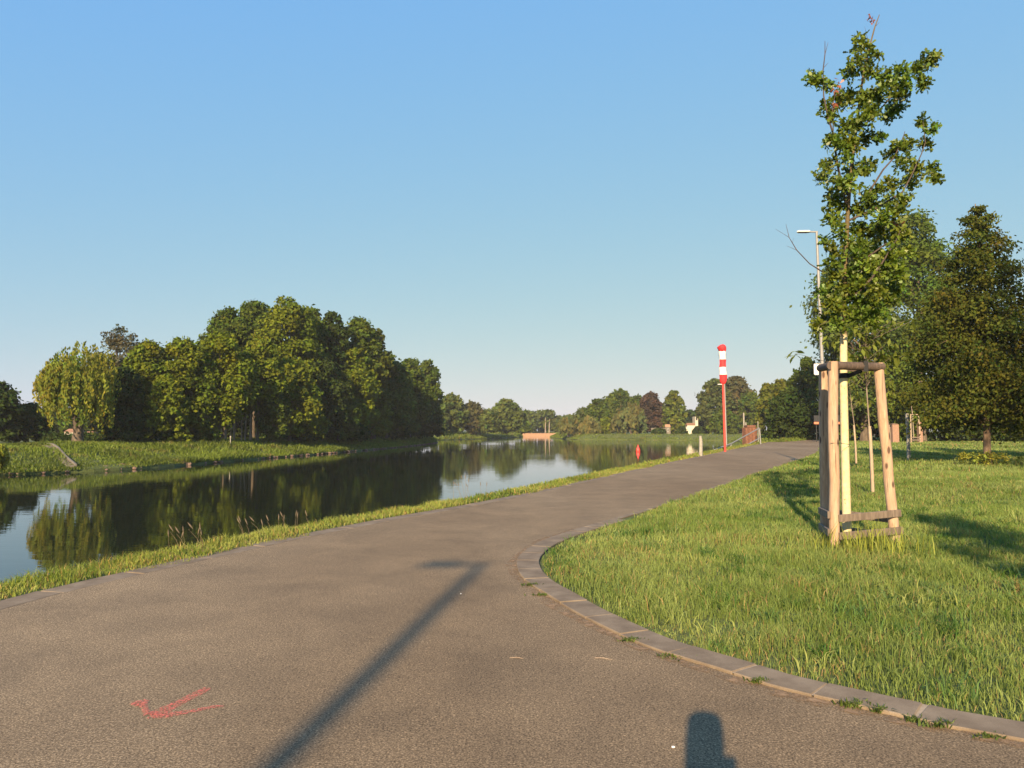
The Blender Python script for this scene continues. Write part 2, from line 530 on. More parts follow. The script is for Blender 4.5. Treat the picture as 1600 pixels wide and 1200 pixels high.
# asphalt path: strip between the two edges, meeting the kerb
pl_near = [tuple(p) for p in PL if p[1] < PR[0][1]]
poly = [tuple(p) for p in PL] + [tuple(p) for p in PR[::-1]] + [tuple(p) for p in KO[::-1][1:]] + [(14.0, -3.0), (16.0, -40.0)]
bm = bmesh.new()
f = bm.faces.new([bm.verts.new((x, y, 0.010)) for x, y in [(p[0], p[1]) for p in poly]])
bmesh.ops.triangulate(bm, faces=[f])
for f in bm.faces:
    if f.normal.z < 0:
        f.normal_flip()
me = bpy.data.meshes.new('path')
bm.to_mesh(me); bm.free(); me.materials.append(M_ASPH)
path = link(bpy.data.objects.new('path', me)); path['kind'] = 'structure'

def arclen(poly):
    return np.concatenate([[0], np.cumsum(np.linalg.norm(np.diff(poly[:, :2], axis=0), axis=1))])
def at_len(poly, L, s):
    return np.array([np.interp(s, L, poly[:, 0]), np.interp(s, L, poly[:, 1])])
def kerb_run(poly, width, slen, name, top, s0, s1, seed, gap=0.012):
    """row of flush stones to the right of the polyline"""
    r = random.Random(seed)
    L = arclen(poly)
    m = MB()
    s = s0
    while s < s1:
        e = min(s + slen * r.uniform(0.97, 1.03), s1)
        n = 4
        a = [at_len(poly, L, s + gap / 2 + (e - s - gap) * k / n) for k in range(n + 1)]
        arr = np.array(a)
        o = offset(arr, width)
        dz = r.uniform(-0.004, 0.004)
        ol = [tuple(p) for p in arr] + [tuple(p) for p in o[::-1]]
        m.prism(ol, -0.08, top + dz)
        s = e
    return m.build(name, M_KERB, bevel=0.006)
LK = arclen(KO)
k1 = kerb_run(KO, 0.27, 0.55, 'kerb', 0.030, 0, LK[-1], 1); k1['kind'] = 'structure'
mj = MB()
ki = offset(KO, 0.268); ko = offset(KO, 0.002)
for i in range(len(KO) - 1):
    mj.add([(*ko[i], 0.022), (*ko[i + 1], 0.022), (*ki[i + 1], 0.022), (*ki[i], 0.022)], [(0, 1, 2, 3)])
j = mj.build('kerb_joint', M_MORTAR); j['kind'] = 'structure'
pr2 = PR[(PR[:, 1] > KO[-1][1] - 0.1) & (PR[:, 1] < 110)]
k2 = kerb_run(pr2, 0.10, 1.0, 'kerb_edging', 0.022, 0.0, arclen(pr2)[-1], 2); k2['kind'] = 'structure'
ple = PL[(PL[:, 1] > 3) & (PL[:, 1] < 60)][::-1]
k3 = kerb_run(ple, 0.30, 1.0, 'kerb_flags', 0.014, 0.0, arclen(ple)[-1], 3); k3['kind'] = 'structure'
# strip of sandy grit that has collected against the kerb
ms = MB()
rs = random.Random(8)
so = offset(KO, -0.002)
sw = np.array([rs.uniform(0.05, 0.16) for _ in range(len(KO))])
sw = np.convolve(sw, np.ones(3) / 3, 'same')
si = np.array([offset(KO, -w)[i] for i, w in enumerate(sw)])
for i in range(4, len(KO) - 8):
    ms.add([(*si[i], 0.014), (*si[i + 1], 0.014), (*so[i + 1], 0.014), (*so[i], 0.014)], [(0, 1, 2, 3)])
sd = ms.build('sand', M_SAND); sd['kind'] = 'structure'

# painted arrow on the asphalt
ar = MB()
def stroke(pts, w):
    c = [np.array(gxy(*p)) for p in pts]
    q = np.array(c)
    a = offset(q, -1.0); t = a - q
    vs = []
    for i in range(len(q)):
        vs += [(*(q[i] + t[i] * w[i] * 1.45), 0), (*(q[i] - t[i] * w[i] * 1.45), 0)]
    return vs, [(2 * i, 2 * i + 1, 2 * i + 3, 2 * i + 2) for i in range(len(q) - 1)]
for k, (pts, w) in enumerate((([(238, 1121), (258, 1112), (285, 1099), (308, 1087), (325, 1078)], [0.035, 0.032, 0.024, 0.026, 0.018]),
               ([(234, 1122), (262, 1121), (300, 1115), (335, 1108), (350, 1107)], [0.030, 0.030, 0.016, 0.014, 0.006]),
               ([(206, 1106), (219, 1102), (230, 1098)], [0.022, 0.030, 0.018]),
               ([(231, 1122), (226, 1112), (222, 1103)], [0.016, 0.012, 0.020]))):
    vs, fs = stroke(pts, w)
    ar.add([(x, y, 0.0135 + 0.0015 * k) for x, y, z in vs], fs)
tag(ar.build('painted_arrow', M_PAINT), 'faded coral spray-painted arrow on the asphalt in the near left', 'road marking')

# ------------------------------------------------------------------ foliage builders
def unit(a):
    return a / np.maximum(np.linalg.norm(a, axis=-1, keepdims=True), 1e-6)
def leaf_quads(rng, c, nrm, size, col, aspect=0.62, droop=None):
    """one bent diamond per point"""
    n = len(c)
    ref = rng.normal(size=(n, 3))
    u = unit(np.cross(nrm, ref))
    if droop is not None:
        u = unit(u + droop)
        nrm = unit(nrm - u * np.sum(nrm * u, 1, keepdims=True))
    v = np.cross(nrm, u)
    s = size[:, None]
    p0 = c - u * s
    p1 = c + v * s * aspect - nrm * s * 0.12
    p2 = c + u * s - nrm * s * 0.25
    p3 = c - v * s * aspect + nrm * s * 0.05
    verts = np.stack([p0, p1, p2, p3], 1).reshape(-1, 3)
    faces = np.arange(4 * n).reshape(n, 4)
    cols = np.repeat(col, 4, 0)
    return verts, faces, cols
def clump_leaves(rng, cl, cr, n, leaf, tint, up=0.35, flat=0.8, shell=(0.35, 1.1), hue=0.09, droop=None, bias=0.25):
    """cl (K,3) centres, cr (K,) radii -> leaf diamonds over the clumps"""
    w = cr ** 2
    idx = rng.choice(len(cl), n, p=w / w.sum())
    d = unit(rng.normal(size=(n, 3)) + np.array([0, 0, bias]))
    rad = cr[idx] * (shell[0] + (shell[1] - shell[0]) * rng.random(n) ** 0.7) * np.where(rng.random(n) < 0.16, rng.uniform(1.0, 1.55, n), 1.0)
    off = d * rad[:, None]
    off[:, 2] *= flat
    off += rng.normal(0, 0.2, (n, 3)) * cr[idx][:, None]
    c = cl[idx] + off
    nrm = unit(d * 0.75 + rng.normal(size=(n, 3)) * 0.55 + np.array([0, 0, up]))
    size = leaf * rng.uniform(0.6, 1.25, n)
    kc = rng.uniform(0.82, 1.2, len(cl))
    kh = rng.normal(0, hue, len(cl))
    lv = rng.uniform(0.72, 1.28, n) * kc[idx]
    lh = kh[idx] + rng.normal(0, hue * 0.7, n)
    col = np.array(tint)[None, :] * lv[:, None] * np.stack([1 + lh, np.ones(n), 1 - lh * 0.3], 1)
    dr = None
    if droop is not None:
        out = d.copy(); out[:, 2] = 0
        dr = out * droop[0] + np.array([0, 0, -droop[1]])
    return leaf_quads(rng, c, nrm, size, np.clip(col, 0.003, 1), droop=dr)

PROFILES = {
    'broad': lambda t: np.sin(np.pi * np.clip(t * 0.84 + 0.13, 0, 1)) ** 0.6,
    'tall': lambda t: np.sin(np.pi * np.clip(t * 0.80 + 0.16, 0, 1)) ** 0.5 * 0.95,
    'dome': lambda t: np.sqrt(np.clip(1 - (t * 0.97) ** 2.2, 0, 1)),
    'cone': lambda t: np.clip((1.02 - t), 0, 1) ** 0.75 * np.clip(0.55 + t * 4, 0, 1),
}
NTREE = [0]
def tree(label, px, top, hw, Y, tint, kind='broad', bottom=0.18, leaf=None, n=None, cat='tree', name='tree', group=None, z0=0.0,
         trunk=None, gaps=0.0, K=None, mat=None, at=None, depth=1.0):
    NTREE[0] += 1
    rng = np.random.default_rng(100 + NTREE[0])
    r = random.Random(200 + NTREE[0])
    if at is None:
        b = P(px, 671, Y); H = P(px, top, Y).z - z0; R = hw * Y / FPX
        base = Vector((b.x, Y, z0))
    else:
        base = Vector((at[0], at[1], z0)); H = top; R = hw; Y = math.hypot(*at)
    t = thing(name, label, cat, base, 0, group)
    zb = bottom * H
    if leaf is None:
        leaf = max(0.13, 0.0027 * Y)
    if K is None:
        K = int(70 + 26 * (H - zb) / max(R, 0.5))
    tt = rng.random(K) ** 0.9
    prof = PROFILES[kind]
    ang = rng.uniform(0, 2 * np.pi, K)
    cr = R * rng.uniform(0.12, 0.30, K) * (0.65 + 0.35 * prof(tt))
    rr_ = prof(tt) * R * np.sqrt(rng.uniform(0.15, 1, K)) - cr * 0.55
    rr_ = np.maximum(rr_, 0) * rng.uniform(0.85, 1.1, K)
    cl = np.stack([np.cos(ang) * rr_, np.sin(ang) * rr_ * depth, zb + cr * 0.5 + tt * (H - zb - cr * 1.25)], 1)
    if gaps:
        keep = rng.random(K) > gaps
        cl, cr = cl[keep], cr[keep]
    if n is None:
        A = 4 * np.pi * np.sum(cr ** 2)
        n = int(min(16000, max(1500, 1.25 * A / (leaf * leaf * 1.24))))
    v, f, c = clump_leaves(rng, cl, cr, n, leaf, tint)
    mesh_np('crown', v, [f], mat or M_LEAF, t, c)
    m = MB()
    tr = trunk if trunk else max(0.06, H * 0.016)
    lean = r.uniform(-0.03, 0.03) * H
    top_p = Vector((lean, r.uniform(-0.02, 0.02) * H, H * 0.8))
    pts = [Vector((0, 0, -0.1)), Vector((lean * 0.1, 0, H * 0.05)), Vector((lean * 0.3, 0, H * 0.25)), Vector((lean * 0.7, 0, H * 0.5)), top_p]
    m.tube(pts, [tr * 1.35, tr, tr * 0.85, tr * 0.6, tr * 0.2], 7, 0.06, r)
    order = rng.permutation(len(cl))[:9]
    for i in order:
        e = Vector(cl[i]); s = min(max(0.12 * H, e.z - 0.35 * R - 0.12 * H), 0.62 * H)
        st = Vector((lean * s / H, 0, s))
        md = st.lerp(e, 0.5) + Vector((0, 0, -0.06 * R))
        m.tube([st, md, e], [tr * 0.42, tr * 0.28, tr * 0.1], 5)
    m.build('trunk', M_BARK, t, True)
    return t

def willow(label, px, top, hw, Y, tint, z0=0.0, bottom=0.12, n=420, leaf=None, name='willow_tree', trunk=0.45, group=None, forks=True):
    NTREE[0] += 1
    rng = np.random.default_rng(500 + NTREE[0])
    b = P(px, 671, Y); H = P(px, top, Y).z - z0; R = hw * Y / FPX
    t = thing(name, label, 'tree', (b.x, Y, z0), 0, group)
    if leaf is None:
        leaf = 0.0030 * Y
    V, F, C = [], [], []
    K = 26
    d = unit(rng.normal(size=(K, 3)) + np.array([0, 0, 0.4])); d[:, 2] = np.abs(d[:, 2])
    d *= rng.uniform(.75, 1.12, (K, 1))
    cl = d * np.array([R * 0.62, R * 0.62, H * 0.42]) + np.array([0, 0, H * 0.48])
    cr = R * rng.uniform(0.2, 0.34, K)
    k = rng.integers(0, K, n)
    st = cl[k] + unit(rng.normal(size=(n, 3))) * cr[k][:, None]
    kl = rng.uniform(0.55, 1.45, K)
    ln = rng.uniform(0.10, 0.36, n) * H * kl[k]
    ln = np.minimum(ln, st[:, 2] - bottom * H * rng.uniform(0.6, 1.6, n))
    kc = rng.uniform(0.8, 1.2, K); kh = rng.normal(0, 0.12, K)
    seg_n = 22
    tpar = np.linspace(0, 1, seg_n)
    c = st[:, None, :] + np.stack([np.zeros((n, seg_n)), np.zeros((n, seg_n)), -np.maximum(ln, 0.4)[:, None] * tpar[None, :]], 2)
    c += rng.normal(0, leaf * 0.45, c.shape)
    out = st.copy(); out[:, 2] = 0; out = unit(out)
    c += out[:, None, :] * (np.sin(tpar * 2.2) * 0.06 * H)[None, :, None]
    c = c.reshape(-1, 3); m_ = len(c)
    kk = np.repeat(k, seg_n)
    nrm = unit(np.repeat(out, seg_n, 0) * 0.6 + rng.normal(size=(m_, 3)) * 0.6)
    lv = rng.uniform(0.7, 1.3, m_) * kc[kk]; lh = kh[kk] + rng.normal(0, 0.08, m_)
    col = np.array(tint)[None] * lv[:, None] * np.stack([1 + lh, np.ones(m_), 1 - lh * .3], 1)
    v, f, cc = leaf_quads(rng, c, nrm, leaf * rng.uniform(0.6, 1.2, m_), np.clip(col, .003, 1), 0.42, np.array([0, 0, -1.4]))
    mesh_np('crown', v, [f], M_LEAF, t, cc)
    m = MB(); r = random.Random(NTREE[0])
    if forks:
        m.tube([(0, 0, -.2), (0, 0, H * .09), (0.1, 0, H * .13)], [trunk * 1.5, trunk * 1.15, trunk], 9, .1, r)
        for sx_, sy_ in ((-.22, .05), (.2, -.06), (0.02, .2), (-.05, -.16)):
            m.tube([(sx_ * .6, sy_ * .6, H * .10), (sx_ * R * .6, sy_ * R, H * .3), (sx_ * R * 1.6, sy_ * R * 2, H * .68)], [trunk * .75, trunk * .55, trunk * .15], 7, .06, r)
    else:
        m.tube([(0, 0, -.4), (0, 0, H * .5), (0, 0, H * .8)], [trunk, trunk * .6, trunk * .2], 6)
    m.build('trunk', M_BARK, t, True)
    return t

def blades(rng, xy, z, h, w, col, lean=0.35, curl=0.5):
    """grass blades: base quad + tip triangle"""
    n = len(xy)
    a = rng.uniform(0, 2 * np.pi, n)
    d = np.stack([np.cos(a), np.sin(a), np.zeros(n)], 1)
    b_ = rng.uniform(0, 2 * np.pi, n)
    s = np.stack([np.cos(b_), np.sin(b_), np.zeros(n)], 1)
    ln = lean * rng.random(n) ** 0.7
    base = np.column_stack([xy, z])
    up = np.array([0, 0, 1.0])
    mid = base + up * (h * 0.55)[:, None] + d * (h * ln * 0.35)[:, None]
    tip = base + up * (h * (1 - 0.35 * ln))[:, None] + d * (h * ln * (0.7 + curl))[:, None]
    W = s * (w * 0.5)[:, None]
    verts = np.stack([base - W, base + W, mid + W * 0.8, mid - W * 0.8, tip], 1).reshape(-1, 3)
    i = np.arange(n) * 5
    q = np.stack([i, i + 1, i + 2, i + 3], 1)
    t = np.stack([i + 3, i + 2, i + 4], 1)
    cols = np.repeat(col, 5, 0)
    k = np.tile(np.array([0.75, 0.75, 1.0, 1.0, 1.12]), n)
    return verts, q, t, cols
class Vnoise:
    def __init__(self, seed, n=64):
        self.g = np.random.default_rng(seed).random((n, n)); self.n = n
    def __call__(self, x, y, s):
        x = np.asarray(x) / s; y = np.asarray(y) / s
        xi = np.floor(x).astype(int); yi = np.floor(y).astype(int)
        fx = x - xi; fy = y - yi
        fx = fx * fx * (3 - 2 * fx); fy = fy * fy * (3 - 2 * fy)
        g, n = self.g, self.n
        a = g[xi % n, yi % n]; b = g[(xi + 1) % n, yi % n]; c = g[xi % n, (yi + 1) % n]; d = g[(xi + 1) % n, (yi + 1) % n]
        return (a * (1 - fx) + b * fx) * (1 - fy) + (c * (1 - fx) + d * fx) * fy
VN = Vnoise(3); VN2 = Vnoise(4); VN3 = Vnoise(9)
G_GREEN = np.array((0.118, 0.185, 0.026)); G_PALE = np.array((0.33, 0.37, 0.125)); G_DRY = np.array((0.36, 0.25, 0.10)); G_DEEP = np.array((0.055, 0.115, 0.016))
def grass_col(rng, x, y):
    n = len(x)
    p = VN(x, y, 1.3) * 0.6 + VN2(x, y, 0.35) * 0.4
    q = VN3(x, y, 2.6)
    c = G_GREEN[None] * (1 - p[:, None] * 0.75) + G_PALE[None] * (p[:, None] * 0.75)
    k = np.clip((q - 0.62) * 3, 0, 0.6)[:, None]
    c = c * (1 - k) + G_DEEP * k
    dry = (rng.random(n) < 0.05 + 0.10 * np.clip(VN2(x + 30, y, 0.8) - 0.6, 0, 1) * 4)
    for bx, by in ((5.05, 7.35), (6.2, 7.4), (4.1, 5.2), (4.9, 5.0)):
        dry |= rng.random(n) < 0.8 * np.exp(-(np.hypot((x - bx), (y - by) * .8) / 0.16) ** 2)
    c[dry] = G_DRY * rng.uniform(0.7, 1.2, (dry.sum(), 1))
    c *= rng.uniform(0.7, 1.3, (n, 1))
    return np.clip(c * (0.86 + 0.3 * VN(x + 5, y, 3.5))[:, None], 0.004, 0.6)

# ------------------------------------------------------------------ lawn
rng = np.random.default_rng(11)
GUARD = [(4.25, 9.85), (5.19, 10.10), (4.51, 10.76)]
GC = np.mean(np.array(GUARD), 0)
V, Q, T, C = [], [], [], []
nv = 0
def emit(res):
    global nv
    v, q, t, c = res
    V.append(v); Q.append(q + nv); T.append(t + nv); C.append(c); nv += len(v)
for y0, y1, dens, w, hh in ((2.6, 6.5, 2600, 0.0055, 0.105), (6.5, 10.0, 1900, 0.0065, 0.12), (10.0, 16.0, 1000, 0.009, 0.13), (16.0, 28.0, 380, 0.016, 0.13), (28.0, 55.0, 95, 0.034, 0.14), (55.0, 130.0, 14, 0.085, 0.15)):
    xm = y1 * 0.80 + 1.0
    n = int(dens * (y1 - y0) * xm)
    y = rng.uniform(y0, y1, n); x = rng.uniform(-1, xm, n)
    ok = (x > np.interp(y, LE_Y, LE_X) + 0.015 + 0.03 * VN2(x * 3, y * 3, 0.3)) & (x < y * 0.80 + 0.8)
    x, y = x[ok], y[ok]; n = len(x)
    e = x - np.interp(y, LE_Y, LE_X)
    hgt = hh * (0.55 + 0.9 * VN(x, y, 0.9)) * np.clip(0.45 + e * 1.2, 0.45, 1.0)
    bare = VN3(x + 11, y, 0.55) > 0.86
    hgt[bare] *= 0.35
    hgt *= 0.72 + 0.6 * VN2(x, y, 0.4)
    dg = np.hypot(x - GC[0], y - GC[1])
    hgt += 0.20 * np.exp(-(dg / 0.75) ** 4) * rng.random(n)
    hgt += 0.10 * np.exp(-(np.hypot(x - GC[0] + .1, y - GC[1] + .9) / 0.9) ** 2) * rng.random(n)
    hgt *= rng.uniform(0.55, 1.25, n)
    emit(blades(rng, np.stack([x, y], 1), np.zeros(n), hgt, w * rng.uniform(0.7, 1.3, n), grass_col(rng, x, y), 0.75))
# coarser tufts
nt_ = 520
ty = rng.uniform(4.0, 16.0, nt_) ; tx = rng.uniform(0, 12, nt_)
ok = (tx > np.interp(ty, LE_Y, LE_X) + 0.12) & (tx < ty * .78)
tx, ty = tx[ok], ty[ok]
k_ = 34
sp = rng.uniform(.05, .16, len(tx))
x = np.repeat(tx, k_) + rng.normal(0, 1, len(tx) * k_) * np.repeat(sp, k_); y = np.repeat(ty, k_) + rng.normal(0, 1, len(tx) * k_) * np.repeat(sp, k_)
tc = np.array([(0.105, 0.185, 0.045), (0.070, 0.140, 0.020), (0.30, 0.33, 0.09), (0.13, 0.20, 0.055)])[rng.integers(0, 4, len(tx))]
cc_ = np.repeat(tc, k_, 0) * rng.uniform(.7, 1.25, (len(x), 1))
hh_ = np.repeat(rng.uniform(.09, .20, len(tx)), k_) * rng.uniform(.6, 1.2, len(x))
ok = x > np.interp(y, LE_Y, LE_X) + .02
x, y, cc_, hh_ = x[ok], y[ok], cc_[ok], hh_[ok]
emit(blades(rng, np.stack([x, y], 1), np.zeros(len(x)), hh_, rng.uniform(.006, .012, len(x)) * (1 + y * .04), cc_, 1.15))
# tall yellow-green blades in front of the tree guard
n = 160
x = rng.normal(GC[0] - 0.15, 0.35, n); y = rng.normal(9.45, 0.16, n)
c = np.tile(np.array((0.30, 0.33, 0.055)), (n, 1)) * rng.uniform(0.6, 1.15, (n, 1))
emit(blades(rng, np.stack([x, y], 1), np.zeros(n), rng.uniform(0.22, 0.52, n), np.full(n, 0.013), c, 0.4))
lawn = mesh_np('lawn_grass', np.concatenate(V), [np.concatenate(Q), np.concatenate(T)], M_GRASS, None, np.concatenate(C))
tag(lawn, 'sunlit rough green lawn right of the kerb', 'grass'); lawn['kind'] = 'stuff'

# narrow verge between path and river
V, Q, T, C = [], [], [], []
nv = 0
for y0, y1, dens, w, hh in ((3.5, 9.0, 2600, 0.0065, 0.075), (9.0, 16.0, 1500, 0.010, 0.08), (16.0, 32.0, 520, 0.02, 0.09), (32.0, 92.0, 110, 0.05, 0.12)):
    n = int(dens * (y1 - y0) * 1.7)
    y = rng.uniform(y0, y1, n); e = rng.uniform(-0.28, 1.5, n)
    px_ = np.interp(y, PL_Y, PL_X)
    # strip is measured across the edge; slant factor
    dxdy = np.gradient(PL_X, PL_Y); sl = np.interp(y, PL_Y, dxdy)
    k = 1 / np.sqrt(1 + sl ** 2)
    x = px_ - e * k; yy = y + e * k * sl
    edge = 0.27 - 0.75 * np.clip(VN(yy, yy * 0 + 7, 1.1) - 0.5, 0, 1) + 0.10 * (VN2(x, yy, 0.25) - 0.5)         # ragged: grass creeps over the edging flags
    edge = np.where(yy > 18, edge * 0.4, edge)
    ok = (e > edge + 0.05)
    x, yy, e = x[ok], yy[ok], e[ok]; n = len(x)
    z = np.where(e > VERGE, -(e - VERGE) * 0.6, 0)
    hgt = hh * (0.5 + VN(x, yy, 0.5)) * rng.uniform(0.5, 1.4, n) * np.clip(0.4 + e * 1.3, 0.4, 1.25)
    col = grass_col(rng, x, yy) * np.array((1.25, 1.12, 0.9))
    strw = rng.random(n) < np.clip(0.35 - e * 0.5, 0.04, 0.35)
    col[strw] = np.array((0.34, 0.26, 0.11)) * rng.uniform(0.6, 1.2, (strw.sum(), 1))
    emit(blades(rng, np.stack([x, yy], 1), z, hgt, w * rng.uniform(0.7, 1.3, n), np.clip(col, 0, 0.6), 0.85))
vg = mesh_np('verge_grass', np.concatenate(V), [np.concatenate(Q), np.concatenate(T)], M_GRASS, None, np.concatenate(C))
tag(vg, 'short sunlit grass strip between the path and the river', 'grass'); vg['kind'] = 'stuff'

# grass and herbs over the other banks
V, Q, T, C = [], [], [], []
nv = 0
wgt = np.where((riv[:, 0] < -14) & (riv[:, 1] > 40) & (riv[:, 1] < 210), np.where(riv[:, 1] < 80, 9.0, 5.0), 1.0)
i = rng.choice(seg, 220000, p=wgt / wgt.sum())
far = (riv[i, 2] > 2.35) & (riv[i, 1] > 25)
i = i[far]
u = np.where(rng.random(len(i)) < 0.22, rng.uniform(-0.03, 0.2, len(i)), rng.uniform(0.04, 1.9, len(i)))
fr = rng.random(len(i))
a0 = riv[i, :2] * (1 - fr[:, None]) + riv[(i + 1) % seg, :2] * fr[:, None]
nn_ = unit(outn[i] * (1 - fr[:, None]) + outn[(i + 1) % seg] * fr[:, None])
xy = a0 + nn_ * (riv[i, 2] * u)[:, None]
z = np.interp(u, [0, 0.38, 0.75, 1.0], [WATER_Z + 0.15, -1.0, -0.28, 0.0])
dist = np.hypot(xy[:, 0], xy[:, 1])
keep = rng.random(len(i)) < np.clip(1.4 - dist / 260, 0.3, 1)
xy, z, u, dist = xy[keep], z[keep], u[keep], dist[keep]
n = len(xy)
hgt = (0.30 + 0.0012 * dist) * rng.uniform(0.4, 1.5, n) * (0.4 + 1.2 * VN(xy[:, 0], xy[:, 1], 3.0))
z = z + 0.04
hgt *= np.where((xy[:, 0] < -30) & (xy[:, 1] < 66), 0.65, 1.0)
hgt *= np.where((xy[:, 0] > 10) & (xy[:, 1] > 200), 0.5, 1.0)
hgt *= np.where((u > 0.85) , 0.7, 1.0)
c = np.array((0.120, 0.160, 0.020))[None] * (0.7 + 0.7 * VN(xy[:, 0], xy[:, 1], 4.0))[:, None] * rng.uniform(0.6, 1.4, (n, 1))
k = np.clip(VN2(xy[:, 0], xy[:, 1], 2.2) - 0.72, 0, 1)[:, None] * 2.5 * (rng.random((n, 1)) < 0.6)
c = c * (1 - k) + np.array((0.26, 0.17, 0.075)) * k
emit(blades(rng, xy, z, hgt, 0.0010 * dist * rng.uniform(0.7, 1.4, n), np.clip(c, 0.004, 0.6), 0.7))
bgr = mesh_np('bank_grass', np.concatenate(V), [np.concatenate(Q), np.concatenate(T)], M_GRASS, None, np.concatenate(C))
tag(bgr, 'long green grass on the river banks opposite', 'grass'); bgr['kind'] = 'stuff'

# loose stones along the far waterline
ms = MB(); r = random.Random(21)
ico = [(0, 0, 1), (.89, 0, .45), (.28, .85, .45), (-.72, .53, .45), (-.72, -.53, .45), (.28, -.85, .45), (.72, .53, -.45), (-.28, .85, -.45), (-.89, 0, -.45), (-.28, -.85, -.45), (.72, -.53, -.45), (0, 0, -1)]
icf = [(0, 1, 2), (0, 2, 3), (0, 3, 4), (0, 4, 5), (0, 5, 1), (1, 6, 2), (2, 7, 3), (3, 8, 4), (4, 9, 5), (5, 10, 1), (6, 7, 2), (7, 8, 3), (8, 9, 4), (9, 10, 5), (10, 6, 1), (11, 7, 6), (11, 8, 7), (11, 9, 8), (11, 10, 9), (11, 6, 10)]
cand = [k for k in range(seg) if riv[k, 0] < -15 and 48 < riv[k, 1] < 205]
for _ in range(900):
    k = r.choice(cand); fr = r.random()
    if riv[k, 1] < 95 and r.random() < 0.45:
        continue
    r0 = r.uniform(-.35, 1.3)
    p = riv[k, :2] * (1 - fr) + riv[(k + 1) % seg, :2] * fr + outn[k] * r0
    s = r.uniform(0.08, 0.34) * r.uniform(.6, 1)
    sc = (s * r.uniform(.8, 1.5), s * r.uniform(.8, 1.4), s * r.uniform(.5, .9))
    ms.add([(p[0] + x * sc[0] * r.uniform(.8, 1.2), p[1] + y * sc[1] * r.uniform(.8, 1.2), WATER_Z + 0.10 + max(0, r0) * .25 + z * sc[2]) for x, y, z in ico], icf)
st = ms.build('bank_stones', M_STONE); st['kind'] = 'stuff'; tag(st, 'reddish loose stones along the opposite waterline', 'stones')

# ------------------------------------------------------------------ trees
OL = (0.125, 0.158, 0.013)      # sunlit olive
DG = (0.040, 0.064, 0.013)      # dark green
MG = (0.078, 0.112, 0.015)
YG = (0.12, 0.155, 0.024)
BR = (0.105, 0.082, 0.042)
FG = (0.095, 0.122, 0.026)
def small_crown(t, x, z, R, seed, tint, leaf):
    rng = np.random.default_rng(seed)
    cl = np.column_stack([x + rng.normal(0, R * .4, 12), rng.normal(0, R * .4, 12), z + rng.normal(0, R * .4, 12)])
    v, f, c = clump_leaves(rng, cl, np.full(12, R * .45), 420, leaf, tint)
    mesh_np('crown', v, [f], M_LEAF, t, c)
GRV = 'trees of the grove across the river'
willow('golden-green weeping willow with forked trunk on the far bank crest', 122, 526, 64, 76, (0.190, 0.195, 0.026), trunk=0.42, n=620)
tree('dark leafy tree cut off by the left picture edge across the river', -2, 596, 34, 88, DG, bottom=0.05)
tree('low dark shrubby tree between the left edge tree and the willow', 45, 630, 38, 92, DG, 'dome', bottom=0.02)
tree('brownish thin-leaved tree rising just behind the willow', 180, 508, 46, 104, (0.088, 0.088, 0.050), gaps=0.45, bottom=0.35, leaf=.22, n=5200, group=GRV)
tree('dark bushy tree hanging to the ground right of the willow', 192, 575, 42, 82, DG, 'dome', bottom=0.0, group=GRV)
tree('olive tree in the front row just right of the dark bushy tree', 228, 533, 44, 86, OL, 'broad', 0.10, group=GRV)
tree('rounded olive front row tree in the middle of the low left part of the grove', 283, 527, 52, 88, OL, 'broad', 0.12, group=GRV)
tree('sunlit yellow-olive tree in front of the bare trunks of the grove', 342, 520, 56, 92, (0.142, 0.172, 0.012), 'broad', 0.12, group=GRV)
tree('tall airy tree forming the left shoulder of the grove top', 352, 482, 47, 114, MG, 'broad', 0.3, gaps=0.15, group=GRV)
tree('broad tall tree just left of the highest crown of the grove', 396, 470, 52, 118, MG, 'broad', 0.25, group=GRV)
tree('highest olive crown in the middle of the grove', 446, 462, 56, 113, OL, 'broad', 0.25, group=GRV)
tree('tall dark tree right of the highest grove crown', 488, 482, 38, 120, MG, 'broad', 0.25, group=GRV)
tree('slim see-through tree with visible limbs in the dip of the grove top', 517, 488, 29, 122, DG, 'tall', 0.35, gaps=0.3, group=GRV)
tree('rounded dark tree on the right shoulder of the grove top', 556, 497, 47, 130, MG, 'broad', 0.25, group=GRV)
tree('brown-green tree at the right end of the tall grove top', 584, 513, 29, 134, (0.082, 0.098, 0.020), 'broad', 0.2, group=GRV)
tree('olive front tree below the highest crown of the grove', 402, 532, 52, 99, OL, 'broad', 0.28, group=GRV)
tree('drooping sunlit olive tree reaching low to the bank in mid grove', 452, 560, 50, 104, OL, 'tall', 0.08, group=GRV)
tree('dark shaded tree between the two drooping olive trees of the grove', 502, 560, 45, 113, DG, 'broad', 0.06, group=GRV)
tree('drooping olive tree with hanging boughs in the right part of the grove', 553, 545, 43, 124, OL, 'tall', 0.12, group=GRV)
tree('dark green tree where the grove drops towards the water', 604, 552, 45, 145, MG, 'broad', 0.06, group=GRV)
tree('rounded tree second from the right end of the grove', 640, 560, 38, 162, MG, 'broad', 0.06, group=GRV)
tree('last tree at the right tip of the grove beside open water', 668, 561, 27, 182, MG, 'broad', 0.03, group=GRV)
tree('low dark tree at the foot of the right tip of the grove', 655, 610, 38, 172, DG, 'dome', 0.0, group=GRV)
